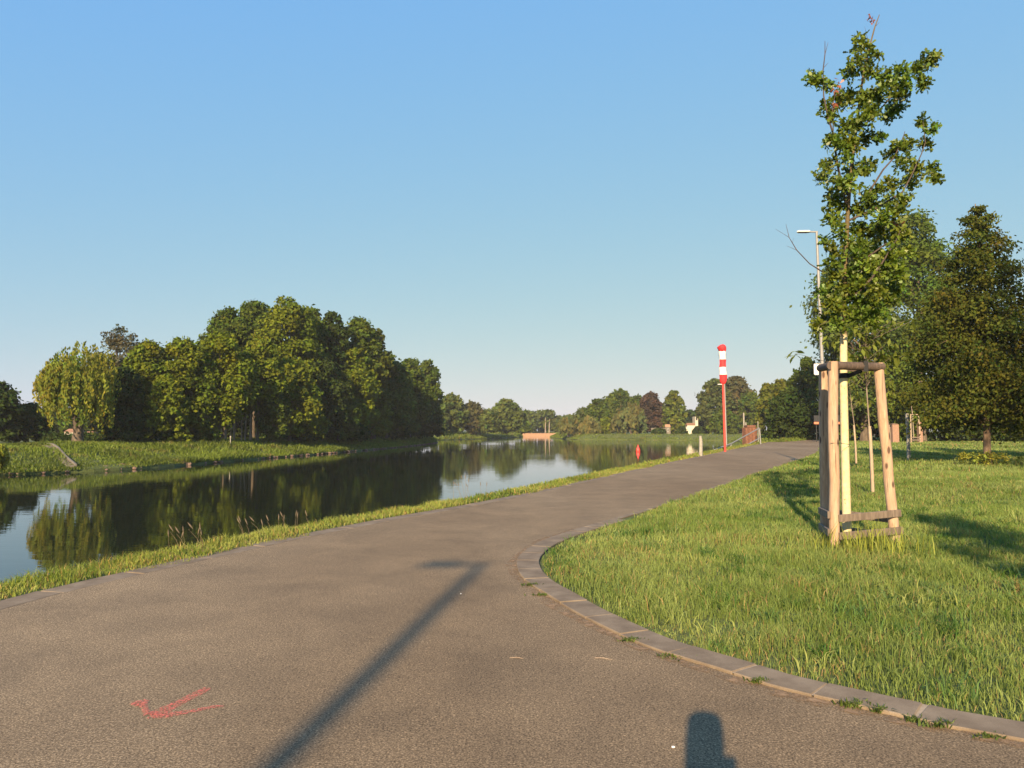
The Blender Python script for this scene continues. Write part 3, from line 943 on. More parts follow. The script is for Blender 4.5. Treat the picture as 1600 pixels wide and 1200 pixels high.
for px, top, hw, Y, tint, kind, lab in (
    (258, 585, 34, 84, OL, 'dome', 'low olive tree filling between the left front trees of the grove'),
    (318, 560, 34, 90, (0.112, 0.150, 0.014), 'tall', 'upright fresh green tree left of the bare grove trunks'),
    (428, 590, 30, 100, MG, 'tall', 'narrow green tree just right of the bare grove trunks'),
    (480, 600, 32, 108, OL, 'dome', 'low sunlit olive tree at the bank edge in mid grove'),
    (528, 580, 34, 117, MG, 'tall', 'green tree hanging low between mid grove and its right part'),
    (580, 590, 34, 134, OL, 'dome', 'low olive tree at the bank in the right part of the grove'),
    (625, 600, 30, 154, MG, 'tall', 'green tree at the bank just before the right tip of the grove')):
    tree(lab, px, top, hw, Y, tint, kind, 0.02, group=GRV, leaf=.24)
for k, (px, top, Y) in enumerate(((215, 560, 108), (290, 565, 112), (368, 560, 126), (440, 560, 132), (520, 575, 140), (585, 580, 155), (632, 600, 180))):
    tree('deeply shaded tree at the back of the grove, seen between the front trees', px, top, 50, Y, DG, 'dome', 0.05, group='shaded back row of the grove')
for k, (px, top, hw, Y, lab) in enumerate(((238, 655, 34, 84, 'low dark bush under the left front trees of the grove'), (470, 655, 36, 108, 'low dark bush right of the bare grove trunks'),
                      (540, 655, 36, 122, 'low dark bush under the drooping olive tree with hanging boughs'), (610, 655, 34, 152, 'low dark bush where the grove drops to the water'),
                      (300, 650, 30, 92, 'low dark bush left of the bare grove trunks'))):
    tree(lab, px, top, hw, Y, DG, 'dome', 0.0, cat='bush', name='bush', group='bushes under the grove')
for k, (px, top, Y) in enumerate(((-60, 615, 150), (60, 640, 165), (170, 600, 150), (320, 600, 165), (400, 610, 175), (470, 600, 190), (560, 600, 215))):
    tree('far dark tree closing the gaps behind the grove', px, top, 70, Y, DG, 'dome', 0.0, group='far trees behind the grove', leaf=.7)
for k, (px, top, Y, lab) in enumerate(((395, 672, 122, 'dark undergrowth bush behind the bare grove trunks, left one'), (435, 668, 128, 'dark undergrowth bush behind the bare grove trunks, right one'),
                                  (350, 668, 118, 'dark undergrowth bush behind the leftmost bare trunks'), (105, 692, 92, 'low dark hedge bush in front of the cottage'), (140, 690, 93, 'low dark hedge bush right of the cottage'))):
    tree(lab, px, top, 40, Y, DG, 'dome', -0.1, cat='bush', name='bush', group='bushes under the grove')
# bare trunks showing under the front edge of the grove
for k, (px, dx, rad) in enumerate(((340, 0, .11), (346, 2, .1), (353, -1, .14), (366, 1, .13), (378, -1, .1), (383, 3, .12), (392, 0, .17), (425, -2, .12), (361, 0, .09))):
    b0 = P(px, 671, 100); b0.z = 0
    t = thing('slender_tree', 'slender bare-trunked tree under the grove edge, ' + ('leftmost', 'second from left', 'third from left, thicker', 'right of the pale post', 'just left of the pair', 'leaning right one', 'thickest of the row', 'set apart on the right', 'thinnest, behind the pale post')[k], 'tree', b0, 0, 'bare trunks under the grove')
    small_crown(t, dx * .12, 8.4, 1.9, 900 + k, DG, .3)
    MB().tube([(0, 0, -.1), (dx * .03, 0, 2), (dx * .09, 0.1, 4.6), (dx * .12, .1, 7)], [rad * 1.25, rad, rad * .85, rad * .6], 7).build('trunk', M_BARK_PALE, t, True)
# far banks
FAR = 'distant trees at the end of the river'
for px, top, hw, Y, tint, kind, lab in (
    (684, 640, 16, 248, FG, 'dome', 'small distant tree peeking from behind the grove tip'),
    (705, 616, 30, 262, FG, 'broad', 'broad distant tree nearest the grove tip'),
    (738, 628, 26, 268, (0.095, 0.09, 0.035), 'broad', 'brownish distant tree in the dip of the far left bank'),
    (762, 640, 22, 266, FG, 'broad', 'low distant tree left of the round far tree'),
    (792, 624, 32, 284, FG, 'broad', 'large round distant tree on the far left bank'),
    (815, 652, 14, 318, MG, 'dome', 'small dark distant tree at the right end of the far left bank'),
    (826, 644, 20, 380, FG, 'broad', 'hazy distant tree left of the pale trunks'),
    (852, 641, 24, 392, FG, 'broad', 'hazy far tree in the middle of the river end'),
    (872, 650, 16, 388, FG, 'broad', 'hazy far tree right of the pale trunks'),
    (888, 648, 20, 300, FG, 'broad', 'hazy tree at the left end of the far right bank')):
    tree(lab, px, top, hw, Y, tint, kind, 0.04, group=FAR)
for k, px in enumerate((826, 842, 852, 858)):
    b0 = P(px, 671, 384); b0.z = 0
    t = thing('slender_tree', ('pale sunlit trunk at the far river end, left of the others', 'pale sunlit trunk beside the tallest pale trunk, at the far river end', 'tallest pale sunlit trunk at the far river end', 'pale sunlit trunk right of the others at the far river end')[k], 'tree', b0, 0, 'pale trunks at the river end')
    small_crown(t, .2, 9.5, 2.6, 950 + k, FG, .8)
    MB().tube([(0, 0, -.1), (0.1, 0, 4), (0.2, 0, 9.5 if k == 2 else 7)], [0.35, 0.28, 0.2], 6).build('trunk', M_BARK_PALE, t, True)
RB = 'trees along the far right bank'
for px, top, hw, Y, tint, kind, lab in (
    (912, 637, 20, 272, FG, 'broad', 'mid-green tree on the left slope of the far right wood'),
    (934, 622, 22, 270, MG, 'broad', 'dark rounded tree left of the highest far right tree'),
    (968, 607, 28, 274, MG, 'broad', 'highest dark crown of the far right wood'),
    (996, 618, 20, 276, MG, 'broad', 'dark tree between the highest crown and the purplish tree'),
    (1018, 613, 24, 264, (0.075, 0.05, 0.035), 'broad', 'purplish brown tree in the far right wood'),
    (1053, 610, 20, 252, (0.115, 0.145, 0.022), 'tall', 'fresh bright green tree standing free on the far right bank'),
    (1078, 640, 20, 292, DG, 'dome', 'dark low tree behind the white house'),
    (1036, 648, 20, 282, DG, 'dome', 'dark low tree behind the bright green tree'),
    (1118, 592, 30, 246, (0.085, 0.105, 0.03), 'broad', 'tall grey-green tree just left of the windsock pole'),
    (1152, 588, 34, 250, (0.10, 0.092, 0.038), 'broad', 'tall brownish green tree just right of the windsock pole'),
    (1132, 640, 26, 240, MG, 'dome', 'low dark tree at the water behind the windsock pole'),
    (1172, 610, 22, 244, MG, 'broad', 'mid-green tree behind the rusty pillar'),
    (1101, 656, 12, 252, DG, 'dome', 'dark bush right of the white house'),
    (948, 652, 14, 256, OL, 'dome', 'small olive tree between two round willows'),
    (1066, 667, 9, 246, DG, 'dome', 'low dark hedge bush at the left foot of the white house'),
    (1090, 667, 8, 246, DG, 'dome', 'low dark hedge bush at the right foot of the white house'),
    (1030, 670, 12, 247, DG, 'dome', 'low dark bush in front of the pale garden wall')):
    tree(lab, px, top, hw, Y, tint, kind, 0.02, group=RB)
for px, top, hw, Y, lab in ((888, 652, 16, 258, 'rounded willow at the left end of the far right waterline'), (920, 655, 19, 254, 'rounded willow second from the left on the far right waterline'),
                            (986, 632, 30, 252, 'largest pale willow on the far right waterline')):
    willow(lab, px, top, hw, Y, (0.135, 0.135, 0.045), bottom=0.0, n=150, trunk=0.3, group='willows on the far right waterline', z0=-0.6)
# shrubs between the path and the bay
tree('yellow-green upright tree left of the big dark shrub by the path', 1200, 598, 20, 150, (0.125, 0.140, 0.022), 'tall', 0.05)
tree('olive tree with bright top behind the big dark shrub by the path', 1222, 592, 26, 142, (0.11, 0.125, 0.02), 'broad', 0.05)
tree('big dark rounded shrub at the bend of the path', 1238, 606, 42, 114, DG, 'dome', 0.0, cat='shrub', name='shrub')
tree('dark tree rising behind the big rounded shrub at the path bend', 1262, 558, 30, 128, MG, 'broad', 0.08)
# right side, behind the young oak
RS = 'park trees behind the young oak'
tree('tall blue-green tree behind the young oak crown', 1350, 372, 88, 98, (0.082, 0.122, 0.026), 'broad', 0.07, leaf=0.25, n=32000, group=RS, gaps=0.1)
tree('tall leafy tree between the young oak and the big linden', 1440, 330, 80, 96, (0.098, 0.142, 0.020), 'broad', 0.06, leaf=0.25, n=30000, group=RS, gaps=0.08)
tree('low yellow-green tree left of the big linden', 1408, 560, 44, 95, (0.112, 0.150, 0.020), 'broad', 0.03, leaf=0.26, n=8000, group=RS)
tree('dark low tree beyond the saplings', 1322, 560, 44, 100, MG, 'broad', 0.03, leaf=0.26, n=5000, group=RS)
for px, top, Y, lab in ((1300, 620, 118, 'far dark tree where the path disappears'), (1380, 600, 105, 'far dark tree behind the second guarded sapling'), (1460, 590, 98, 'far dark tree left of the linden trunk'),
                        (1545, 590, 100, 'far dark tree right behind the linden trunk'), (1620, 580, 96, 'far dark tree at the right picture edge')):
    tree(lab, px, top, 58, Y, DG, 'dome', 0.0, leaf=0.34, n=5000, group='dark trees closing the lawn')

# lindens: flat layered boughs with hanging leaves
def linden(label, px, top, hw, Y, tint, n, seed, group=None, by=None, at=None, leafs=0.085):
    rng = np.random.default_rng(seed); r = random.Random(seed)
    if at is None:
        b = P(px, 671, Y); H = P(px, top, Y).z; R = hw * Y / FPX; base = Vector((b.x, Y, 0))
    else:
        H, R = top, hw; base = Vector((*at, 0))
    t = thing('linden_tree', label, 'tree', base, 0, group)
    m = MB()
    tr = 0.15 * H / 12
    m.tube([(0, 0, -.1), (0, 0, .3), (.05, 0, H * .3), (0, .05, H * .65), (-.1, 0, H * .97)], [tr * 1.35, tr, tr * .8, tr * .45, .02], 10, .05, r)
    cl, cr = [], []
    zb = 0.155 * H
    nb = 64
    for i in range(nb):
        tt = (i + r.random()) / nb
        z = zb + tt ** 1.05 * (H * 0.96 - zb)
        L = R * (min(1, 0.72 + tt * 1.6) * (1 - tt) ** 0.72 + 0.07) * r.uniform(0.72, 1.12)
        a = i * 2.4 + r.uniform(-.5, .5)
        d = Vector((math.cos(a), math.sin(a), 0))
        z_att = max(zb * 0.9, z - L * 0.25)
        e = Vector((0, 0, z)) + d * L + Vector((0, 0, -0.12 * L))
        md = Vector((0, 0, z)) + d * L * .5 + Vector((0, 0, 0.08 * L))
        m.tube([(0, 0, z_att), md, e], [tr * .34 * (1 - tt * .7), tr * .2 * (1 - tt * .7), .008], 5)
        for k in range(5):
            f = 0.25 + 0.75 * (k + r.random() * .8) / 5
            p = Vector((0, 0, z_att)).lerp(md, f * 2) if f < .5 else md.lerp(e, f * 2 - 1)
            s = L * r.uniform(.20, .32) + 0.16
            cl.append(p + Vector((r.uniform(-.3, .3) * s, r.uniform(-.3, .3) * s, -0.05))); cr.append(s)
    cl = np.array([tuple(c) for c in cl]); cr = np.array(cr)
    v, f, c = clump_leaves(rng, cl, cr, n, leafs, tint, up=0.9, flat=0.5, shell=(0.2, 1.05), hue=0.14, droop=(0.5, 0.75))
    mesh_np('crown', v, [f], M_LEAF, t, c)
    m.build('trunk', M_BARK_LINDEN, t, True)
    return t
linden('big pyramid-shaped linden with a single brown trunk on the lawn', 1541, 306, 128, 33.6, (0.074, 0.088, 0.013), 50000, 31)
linden('linden cut off by the right picture edge, lower than the big one', 1668, 418, 110, 39.0, (0.074, 0.090, 0.013), 28000, 32)
# shoots at the foot of the big linden
rng = np.random.default_rng(77)
b0 = P(1541, 671, 33.2); b0.z = 0
sh = thing('shoots', 'yellow-green leafy shoots around the foot of the big linden', 'shoots', b0)
cl = np.column_stack([rng.normal(0, .55, 26), rng.normal(0, .25, 26), rng.uniform(.1, .5, 26)])
v, f, c = clump_leaves(rng, cl, np.full(26, .17), 900, .06, (0.24, 0.25, 0.04), up=.4)
mesh_np('leaves', v, [f], M_LEAF, sh, c)

# ------------------------------------------------------------------ young oak in its guard
def lobed_leaf(rng, c, u, nrm, size, col):
    """oak leaf outline: 11 points, slightly folded"""
    prof = [(0.0, 0.03), (0.22, 0.16), (0.34, 0.10), (0.52, 0.30), (0.62, 0.18), (0.82, 0.30), (1.0, 0.0)]
    pts = [(a, w) for a, w in prof] + [(a, -w) for a, w in prof[-2::-1]]
    n = len(c)
    v = np.cross(nrm, u)
    V = []
    for a, w in pts:
        V.append(c + u * (size * a)[:, None] + v * (size * w)[:, None] + nrm * (size * (abs(w) * 0.25 - 0.18 * a * a))[:, None])
    k = len(pts)
    verts = np.stack(V, 1).reshape(-1, 3)
    faces = np.arange(k * n).reshape(n, k)
    return verts, faces, np.repeat(col, k, 0)
OAKY = float(GC[1]); OAKX = float(GC[0])
oak = thing('young_oak', 'young oak with cream-painted stem growing inside the near wooden guard', 'tree', (OAKX, OAKY, 0))
def Q3(px, py, dy=0.0):
    p = P(px, py, OAKY + dy)
    return Vector((p.x - OAKX, dy, p.z))
OB = [
 ([(1324, 862, 0), (1322, 780, 0), (1320, 690, 0), (1318, 600, 0), (1318, 515, 0), (1319, 450, 0), (1322, 380, 0), (1326, 310, 0), (1331, 255, 0), (1338, 200, 0), (1344, 150, 0), (1350, 110, 0), (1358, 75, 0), (1367, 42, 0), (1374, 23, 0)],
  [.060, .058, .054, .051, .047, .039, .032, .027, .023, .019, .016, .013, .011, .009, .005]),
 ([(1322, 320, 0), (1308, 255, -.1), (1302, 210, -.15), (1293, 180, -.2), (1287, 150, -.2), (1286, 110, -.2), (1289, 85, -.2), (1289, 64, -.2)], [.018, .015, .013, .011, .009, .008, .006, .003]),
 ([(1302, 205, -.15), (1301, 165, -.2), (1307, 140, -.2)], [.007, .006, .003]),
 ([(1289, 85, -.2), (1294, 66, -.2)], [.004, .002]), ([(1288, 105, -.2), (1294, 98, -.2)], [.004, .002]),
 ([(1325, 335, 0), (1355, 305, .1), (1380, 265, .2), (1398, 245, .25), (1412, 212, .3), (1414, 205, .3)], [.018, .015, .012, .010, .006, .003]),
 ([(1325, 345, 0), (1370, 325, -.1), (1410, 300, -.2), (1424, 275, -.2), (1440, 240, -.2), (1446, 222, -.2), (1442, 190, -.2)], [.016, .014, .011, .009, .007, .006, .003]),
 ([(1338, 205, 0), (1362, 185, .1), (1385, 160, .15), (1410, 130, .2), (1435, 112, .2), (1460, 90, .2)], [.014, .012, .010, .008, .006, .003]),
 ([(1321, 418, 0), (1345, 408, -.15), (1368, 393, -.25), (1385, 380, -.3)], [.016, .014, .012, .006]),
 ([(1319, 462, 0), (1340, 458, -.2), (1362, 435, -.3), (1382, 405, -.35), (1402, 372, -.4), (1410, 352, -.4)], [.018, .016, .014, .011, .008, .004]),
 ([(1320, 470, 0), (1345, 462, .2), (1372, 430, .35), (1396, 385, .4)], [.014, .012, .009, .004]),
 ([(1318, 440, 0), (1300, 430, -.1), (1284, 424, -.2), (1265, 412, -.25), (1245, 391, -.3), (1233, 371, -.3), (1228, 350, -.3)], [.013, .011, .009, .007, .006, .004, .002]),
 ([(1233, 371, -.3), (1222, 364, -.3), (1212, 358, -.3)], [.003, .002, .0015]), ([(1245, 391, -.3), (1236, 387, -.3), (1229, 384, -.3)], [.003, .002, .0015]),
 ([(1238, 380, -.3), (1240, 372, -.3)], [.002, .001]),
 ([(1322, 500, 0), (1312, 480, .1), (1309, 462, .15)], [.014, .011, .006]), ([(1322, 500, 0), (1333, 488, -.1), (1337, 480, -.1)], [.012, .009, .005]),
 ([(1356, 62, 0), (1353, 50, 0), (1351, 41, 0)], [.003, .002, .001]), ([(1369, 40, 0), (1374, 35, 0)], [.003, .002]),
 ([(1318, 500, 0), (1300, 500, -.2), (1280, 508, -.25)], [.009, .007, .003]),
 ([(1326, 300, 0), (1310, 282, .1), (1288, 272, .2)], [.010, .007, .003]),
]
m = MB(); r = random.Random(4)
for pts, rad in OB[:1]:
    m.tube([Q3(*p) for p in pts], rad, 12, .05, r)
m.build('trunk', M_STEM, oak, True)
m = MB()
for pts, rad in OB[1:]:
    m.tube([Q3(*p) for p in pts], rad, 6)
m.build('branches', bark_mat('oak_twig', (0.045, 0.033, 0.026), (0.12, 0.088, 0.066), 20), oak, True)
BL = [(1344,72,15),(1365,87,12),(1340,98,15),(1330,115,13),(1360,112,14),(1380,120,13),(1410,112,12),(1432,110,12),(1450,97,13),(1460,90,9),(1445,130,12),(1412,132,14),(1390,140,16),(1370,150,16),(1350,160,16),(1325,150,16),(1315,160,12),(1407,150,12),(1400,170,12),(1390,182,10),(1362,180,16),(1340,195,17),(1320,200,16),(1350,212,14),(1312,225,13),(1295,220,9),(1330,225,14),(1372,215,8),(1278,127,11),(1268,122,8),(1292,136,7),(1293,170,10),(1300,185,9),(1295,260,13),(1285,275,12),(1308,288,15),(1325,288,14),(1350,265,11),(1360,258,9),(1392,240,11),(1408,230,11),(1417,225,8),(1440,192,9),(1460,202,7),(1445,226,9),(1412,255,14),(1432,265,15),(1455,265,11),(1462,280,7),(1390,288,11),(1420,288,13),(1305,308,13),(1310,325,15),(1305,345,14),(1340,330,14),(1360,320,11),(1390,315,13),(1412,310,9),(1408,325,9),(1375,340,14),(1340,355,14),(1315,365,13),(1350,365,13),(1290,378,7),(1395,355,14),(1380,372,16),(1410,368,13),(1300,410,10),(1310,400,10),(1340,400,12),(1305,430,13),(1335,428,13),(1360,420,14),(1360,440,15),(1340,445,12),(1295,460,12),(1285,455,7),(1355,465,15),(1375,470,15),(1340,475,14),(1305,480,14),(1295,500,15),(1280,510,9),(1312,508,12),(1345,495,13),(1390,450,14),(1405,430,12),(1392,405,14),(1418,395,11),(1330,268,9),(1322,250,8),(1370,300,11),(1355,310,10),(1400,335,11),(1372,356,11),(1330,385,10),(1350,385,11),(1370,400,12),(1300,392,8),(1345,425,12),(1385,425,13),(1320,455,11),(1330,462,12),(1372,452,13),(1392,470,12),(1300,470,12),(1318,490,12),(1360,488,13),(1378,490,12),(1402,455,11),(1330,500,10),(1365,505,10)]
rng = np.random.default_rng(42)
cs, us, ns, ss, cc = [], [], [], [], []
for (bx, by, br) in BL:
    R = br * OAKY / FPX
    dy = rng.uniform(-.32, .32)
    tkx = np.interp(by, [23, 75, 110, 150, 200, 255, 310, 380, 515], [1374, 1358, 1350, 1344, 1338, 1331, 1326, 1322, 1318])
    if bx > 1360: dy = rng.uniform(-.45, .4)
    if abs(bx - tkx) < 22: dy = rng.uniform(-.38, .12)
    c0 = np.array(Q3(bx, by, dy))
    ntw = max(5, int(br * 2.15))
    tone = rng.uniform(0.8, 1.25); hue = rng.normal(0, .1)
    for _ in range(ntw):                      # rosettes of leaves at twig ends
        d = unit(rng.normal(size=3) + np.array([0, 0, .25])); d[1] *= 0.8
        pc = c0 + d * R * rng.uniform(.15, 1.25)
        k = rng.integers(4, 8)
        ax = unit(d + np.array([0, 0, .5]))
        for q in range(k):
            u = unit(ax * rng.uniform(-.1, .8) + rng.normal(size=3) * .75)
            nn = unit(np.cross(u, rng.normal(size=3)) + np.array([0, -.1, .7]))
            nn = unit(nn - u * np.dot(nn, u))
            cs.append(pc + rng.normal(0, .018, 3)); us.append(u); ns.append(nn); ss.append(rng.uniform(.042, .088))
            l = tone * rng.uniform(.75, 1.3); h = hue + rng.normal(0, .1)
            cc.append(np.clip(np.array((0.108, 0.155, 0.018)) * l * np.array((1 + h, 1, 1 - h * .3)), .004, .5))
v, f, c = lobed_leaf(rng, np.array(cs), np.array(us), np.array(ns), np.array(ss), np.array(cc))
mesh_np('foliage', v, [f], M_LEAF_OAK, oak, c)
for bx, by, br in ((1361, 27, 5), (1308, 138, 8), (1402, 352, 7), (1306, 165, 5)):
    n = 16
    c0 = np.array(Q3(bx, by, -.2)); R = br * OAKY / FPX
    cs = c0 + rng.normal(0, R * .5, (n, 3)); us = unit(rng.normal(size=(n, 3)) + np.array([0, 0, -.4])); nn = unit(np.cross(us, rng.normal(size=(n, 3))))
    v, f, c = lobed_leaf(rng, cs, us, nn, rng.uniform(.035, .07, n), np.tile((0.36, 0.12, 0.06), (n, 1)) * rng.uniform(.6, 1.2, (n, 1)))
    o = mesh_np('withered_leaves', v, [f], M_LEAF_OAK, oak, c); o['label'] = 'reddish brown withered leaf bunch'

guard = thing('tree_guard', 'tripod guard of three peeled pine posts round the young oak stem, nearest of the guards', 'tree guard', (OAKX, OAKY, 0))
def L2(x, y, z):
    return Vector((x - OAKX, y - OAKY, z))
GT = [(P(1301, 566, 9.85).x, 9.85), (P(1373, 568, 10.05).x, 10.08), (P(1287, 570, 10.7).x, 10.72)]
ztop = [P(1301, 565, 9.85).z, P(1373, 567, 10.08).z, P(1287, 569, 10.72).z]
r = random.Random(9)
for k in range(3):
    pts = [L2(GUARD[k][0] + (GT[k][0] - GUARD[k][0]) * f + r.uniform(-.006, .006), GUARD[k][1] + (GT[k][1] - GUARD[k][1]) * f + r.uniform(-.006, .006), -.15 + (ztop[k] + .15) * f) for f in (0, .12, .25, .4, .55, .7, .85, 1)]
    MB().tube(pts, [.068, .068, .067, .066, .066, .065, .064, .063], 14, .035, r).build('post', M_POST, guard, True)
def post_at(k, z):
    f = (z + .15) / (ztop[k] + .15)
    return L2(GUARD[k][0] + (GT[k][0] - GUARD[k][0]) * f, GUARD[k][1] + (GT[k][1] - GUARD[k][1]) * f, z)
def outward(a, b):
    m_ = (a + b) / 2; m_.z = 0
    return m_.normalized()
def half_round(a, b, rad, outv):
    """half-log: flat side to the posts, round side outwards"""
    mb = MB(); d = (b - a).normalized(); up = d.cross(outv).normalized(); o = up.cross(d).normalized()
    if o.dot(outv) < 0: o = -o
    n = 9; vs = []
    for p in (a, b):
        for k in range(n):
            t = -math.pi / 2 + math.pi * k / (n - 1)
            vs.append(p + up * (math.sin(t) * rad) + o * (math.cos(t) * rad))
    fs = [(k, k + 1, n + k + 1, n + k) for k in range(n - 1)] + [(0, n, 2 * n - 1, n - 1), tuple(range(n)), tuple(range(2 * n - 1, n - 1, -1))]
    return mb.add(vs, fs)
for (i, jx, zz, ext) in ((0, 1, 0.0, .06), (1, 2, 0.0, .07), (2, 0, 0.0, .08)):
    a, b2 = post_at(i, ztop[i] - .055), post_at(jx, ztop[jx] - .055)
    d = (b2 - a).normalized(); o = outward(a, b2)
    off = o * .03
    half_round(a - d * (ext - .02) + off + (d * .09 if (i, jx) == (0, 1) else d * 0), b2 + d * ext + off, .055, o).build('top_rail', M_RAIL, guard, True)
for zz in (0.455, 0.225):
    for i, jx in ((0, 1), (1, 2), (2, 0)):
        za = zz - .02 - (.06 if i == 1 else 0)
        a, b2 = post_at(i, za), post_at(jx, zz + .02 - (.07 if i == 1 else 0))
        d = (b2 - a).normalized(); o = outward(a, b2)
        MB().beam(a + o * .078 + d * .01, b2 + o * .078 + d * .07, .035, .095).build('bottom_rail', M_LOWRAIL, guard, bevel=.004)
# black straps that hold the stem
a = post_at(0, ztop[0] - .055); b2 = post_at(1, ztop[1] - .055)
sp = a.lerp(b2, .66)
stem = Vector((Q3(1318, 590).x, 0, ztop[0] - .16))
mb = MB()
mb.beam(sp + Vector((0, -.09, .07)), sp + Vector((0, -.09, -.075)), .06, .006, (0, 1, 0))
mb.beam(sp + Vector((0, -.088, .066)), sp + Vector((0, .05, .066)), .06, .005)
mb.beam(sp + Vector((0, .03, -.05)), stem + Vector((.06, -.02, 0)), .008, .05)
mb.beam(sp + Vector((-.02, .03, -.06)), stem + Vector((.05, .05, -.02)), .008, .05)
c3 = post_at(2, ztop[2] - .06)
mb.beam(c3 + Vector((.03, -.05, -.05)), stem + Vector((-.05, .02, -.02)), .008, .045)
mb.tube([stem + Vector((0, 0, -.035)), stem + Vector((0, 0, .035))], .062, 14)
mb.build('strap', M_STRAP, guard)
w0 = post_at(0, 1.42); w2 = post_at(2, 1.44)
MB().tube([w0 + Vector((-.07, -.06, 0)), w0 + Vector((.07, -.06, .0)), stem.xyz * 0 + Vector((Q3(1320, 700).x + .06, -.05, 1.39))], .003, 5).build('wire', M_STRAP, guard)

# ------------------------------------------------------------------ saplings and stakes further along the lawn
def sapling(label, px, base_y, stake_top, stem_top, crown, Y=None, leafy=True, seed=1, cat='tree'):
    r = random.Random(seed); rng = np.random.default_rng(seed)
    g = G(px, base_y); Y = g.y
    t = thing('sapling', label, cat, g, 0, None)
    zt = P(px, stem_top, Y).z; zs = P(px, stake_top, Y).z
    k = Y / FPX
    m = MB()
    m.tube([(0.0, .06, -.05), (-.01, .06, zs * .6), (-.02, .05, zs), (-4.5 * k, .04, (zs + zt) / 2), (-8 * k, 0, zt)], [.024, .022, .020, .015, .006], 7)
    m.build('stem', M_BARK_PALE, t, True)
    MB().tube([(0, 0, -.1), (-.01, 0, zs * .5), (-4 * k * .5, 0, zs)], [.042, .041, .040], 9).build('stake', M_STAKE, t, True)
    MB().tube([(-.015, .02, zs - .07), (-.015, .02, zs - .01)], .062, 9).build('tie', M_STRAP, t)
    if crown:
        V, F, C = [], [], []
        cl = []
        for bx, by in crown:
            p = P(bx, by, Y + r.uniform(-.5, .5)); cl.append((p.x - g.x, p.y - g.y, p.z))
        mb = MB()
        cs, us, ns, ss, cc = [], [], [], [], []
        for c0 in cl:
            mb.tube([(-6 * k, 0, max(zs + .1, c0[2] - .5)), c0], [.009, .004], 5)
            tone = r.uniform(.8, 1.2)
            for q in range(9):
                a = rng.uniform(0, 2 * np.pi)
                u = unit(np.array([math.cos(a), math.sin(a), rng.uniform(-1.4, .3)]))
                nn = unit(np.cross(u, np.cross(np.array([0, 0, 1.0]), u) + 1e-3)); 
                nn = unit(np.array([0, 0, 1.0]) - u * u[2] + rng.normal(size=3) * .25); nn = unit(nn - u * np.dot(nn, u))
                cs.append(np.array(c0) + rng.normal(0, .05, 3)); us.append(u); ns.append(nn); ss.append(rng.uniform(.10, .17))
                cc.append(np.array((0.165, 0.195, 0.035)) * tone * rng.uniform(.7, 1.3))
        cs = np.array(cs); us = np.array(us); ns = np.array(ns); ss = np.array(ss)
        v, f, c = leaf_quads(rng, cs + us * ss[:, None], ns, ss, np.array(cc), .28, us * 6)
        mesh_np('foliage', v, [f], M_LEAF, t, c)
        mb.build('twigs', M_BARK, t, True)
    return t
rg = random.Random(2)
sapling('staked sapling with drooping narrow leaves, nearest behind the tree guard', 1364, 771, 666, 520, [(rg.gauss(1352, 30), rg.uniform(498, 578)) for _ in range(60)], seed=3)
sapling('staked slender sapling left of the nearest staked one, seen through the guard', 1338, 726, 664, 596, [(rg.gauss(1330, 12), rg.uniform(585, 632)) for _ in range(16)], seed=5)
sapling('staked sapling close right of the guard with a dark shaded stake', 1393, 742, 664, 610, [(rg.gauss(1386, 10), rg.uniform(590, 630)) for _ in range(14)], seed=7)
# solitary weathered stake and the guarded sapling farther off
g = G(1420, 719)
tag(MB().tube([(g.x, g.y, -.1), (g.x, g.y, 1.1), (g.x - .02, g.y, P(1416, 646, g.y).z)], [.09, .085, .08], 9).build('wooden_stake', M_GREYWOOD, None, True), 'single grey weathered stake left of the far tree guard', 'stake')
g = G(1428, 692)
fg = thing('tree_guard', 'small far tree guard with a thin sapling, beside the grey stake', 'tree guard', g)
fs_ = thing('sapling', 'thin pale sapling standing inside the far tree guard', 'tree', g)
zt = P(1428, 647, g.y).z
ft = [(-.55, -.4), (.55, -.4), (.05, .6)]
for x, y in ft:
    MB().tube([(x, y, -.1), (x * .85, y * .85, zt)], [.075, .07], 8).build('post', M_STAKE, fg, True)
for i, jx in ((0, 1), (1, 2), (2, 0)):
    a, b2 = ft[i], ft[jx]
    MB().beam((a[0] * .86, a[1] * .86, zt - .06), (b2[0] * .86, b2[1] * .86, zt - .06), .06, .11).build('top_rail', M_STAKE, fg)
    for zz in (.35, .65):
        MB().beam((a[0] * .99, a[1] * .99 - .06, zz), (b2[0] * .99, b2[1] * .99 - .06, zz), .04, .12).build('bottom_rail', M_LOWRAIL, fg)
MB().tube([(0, 0, -.1), (-.05, 0, zt), (-.2, 0, zt + 1.2), (-.3, 0, zt + 2.2)], [.06, .055, .04, .015], 7).build('stem', M_BARK_PALE, fs_, True)
rng = np.random.default_rng(61)
cl = np.column_stack([rng.normal(-.2, .5, 24), rng.normal(0, .5, 24), zt + 1.2 + rng.uniform(0, 2.0, 24)])
v, f, c = clump_leaves(rng, cl, np.full(24, .35), 900, .12, (0.10, 0.125, .022))
mesh_np('foliage', v, [f], M_LEAF, fs_, c)

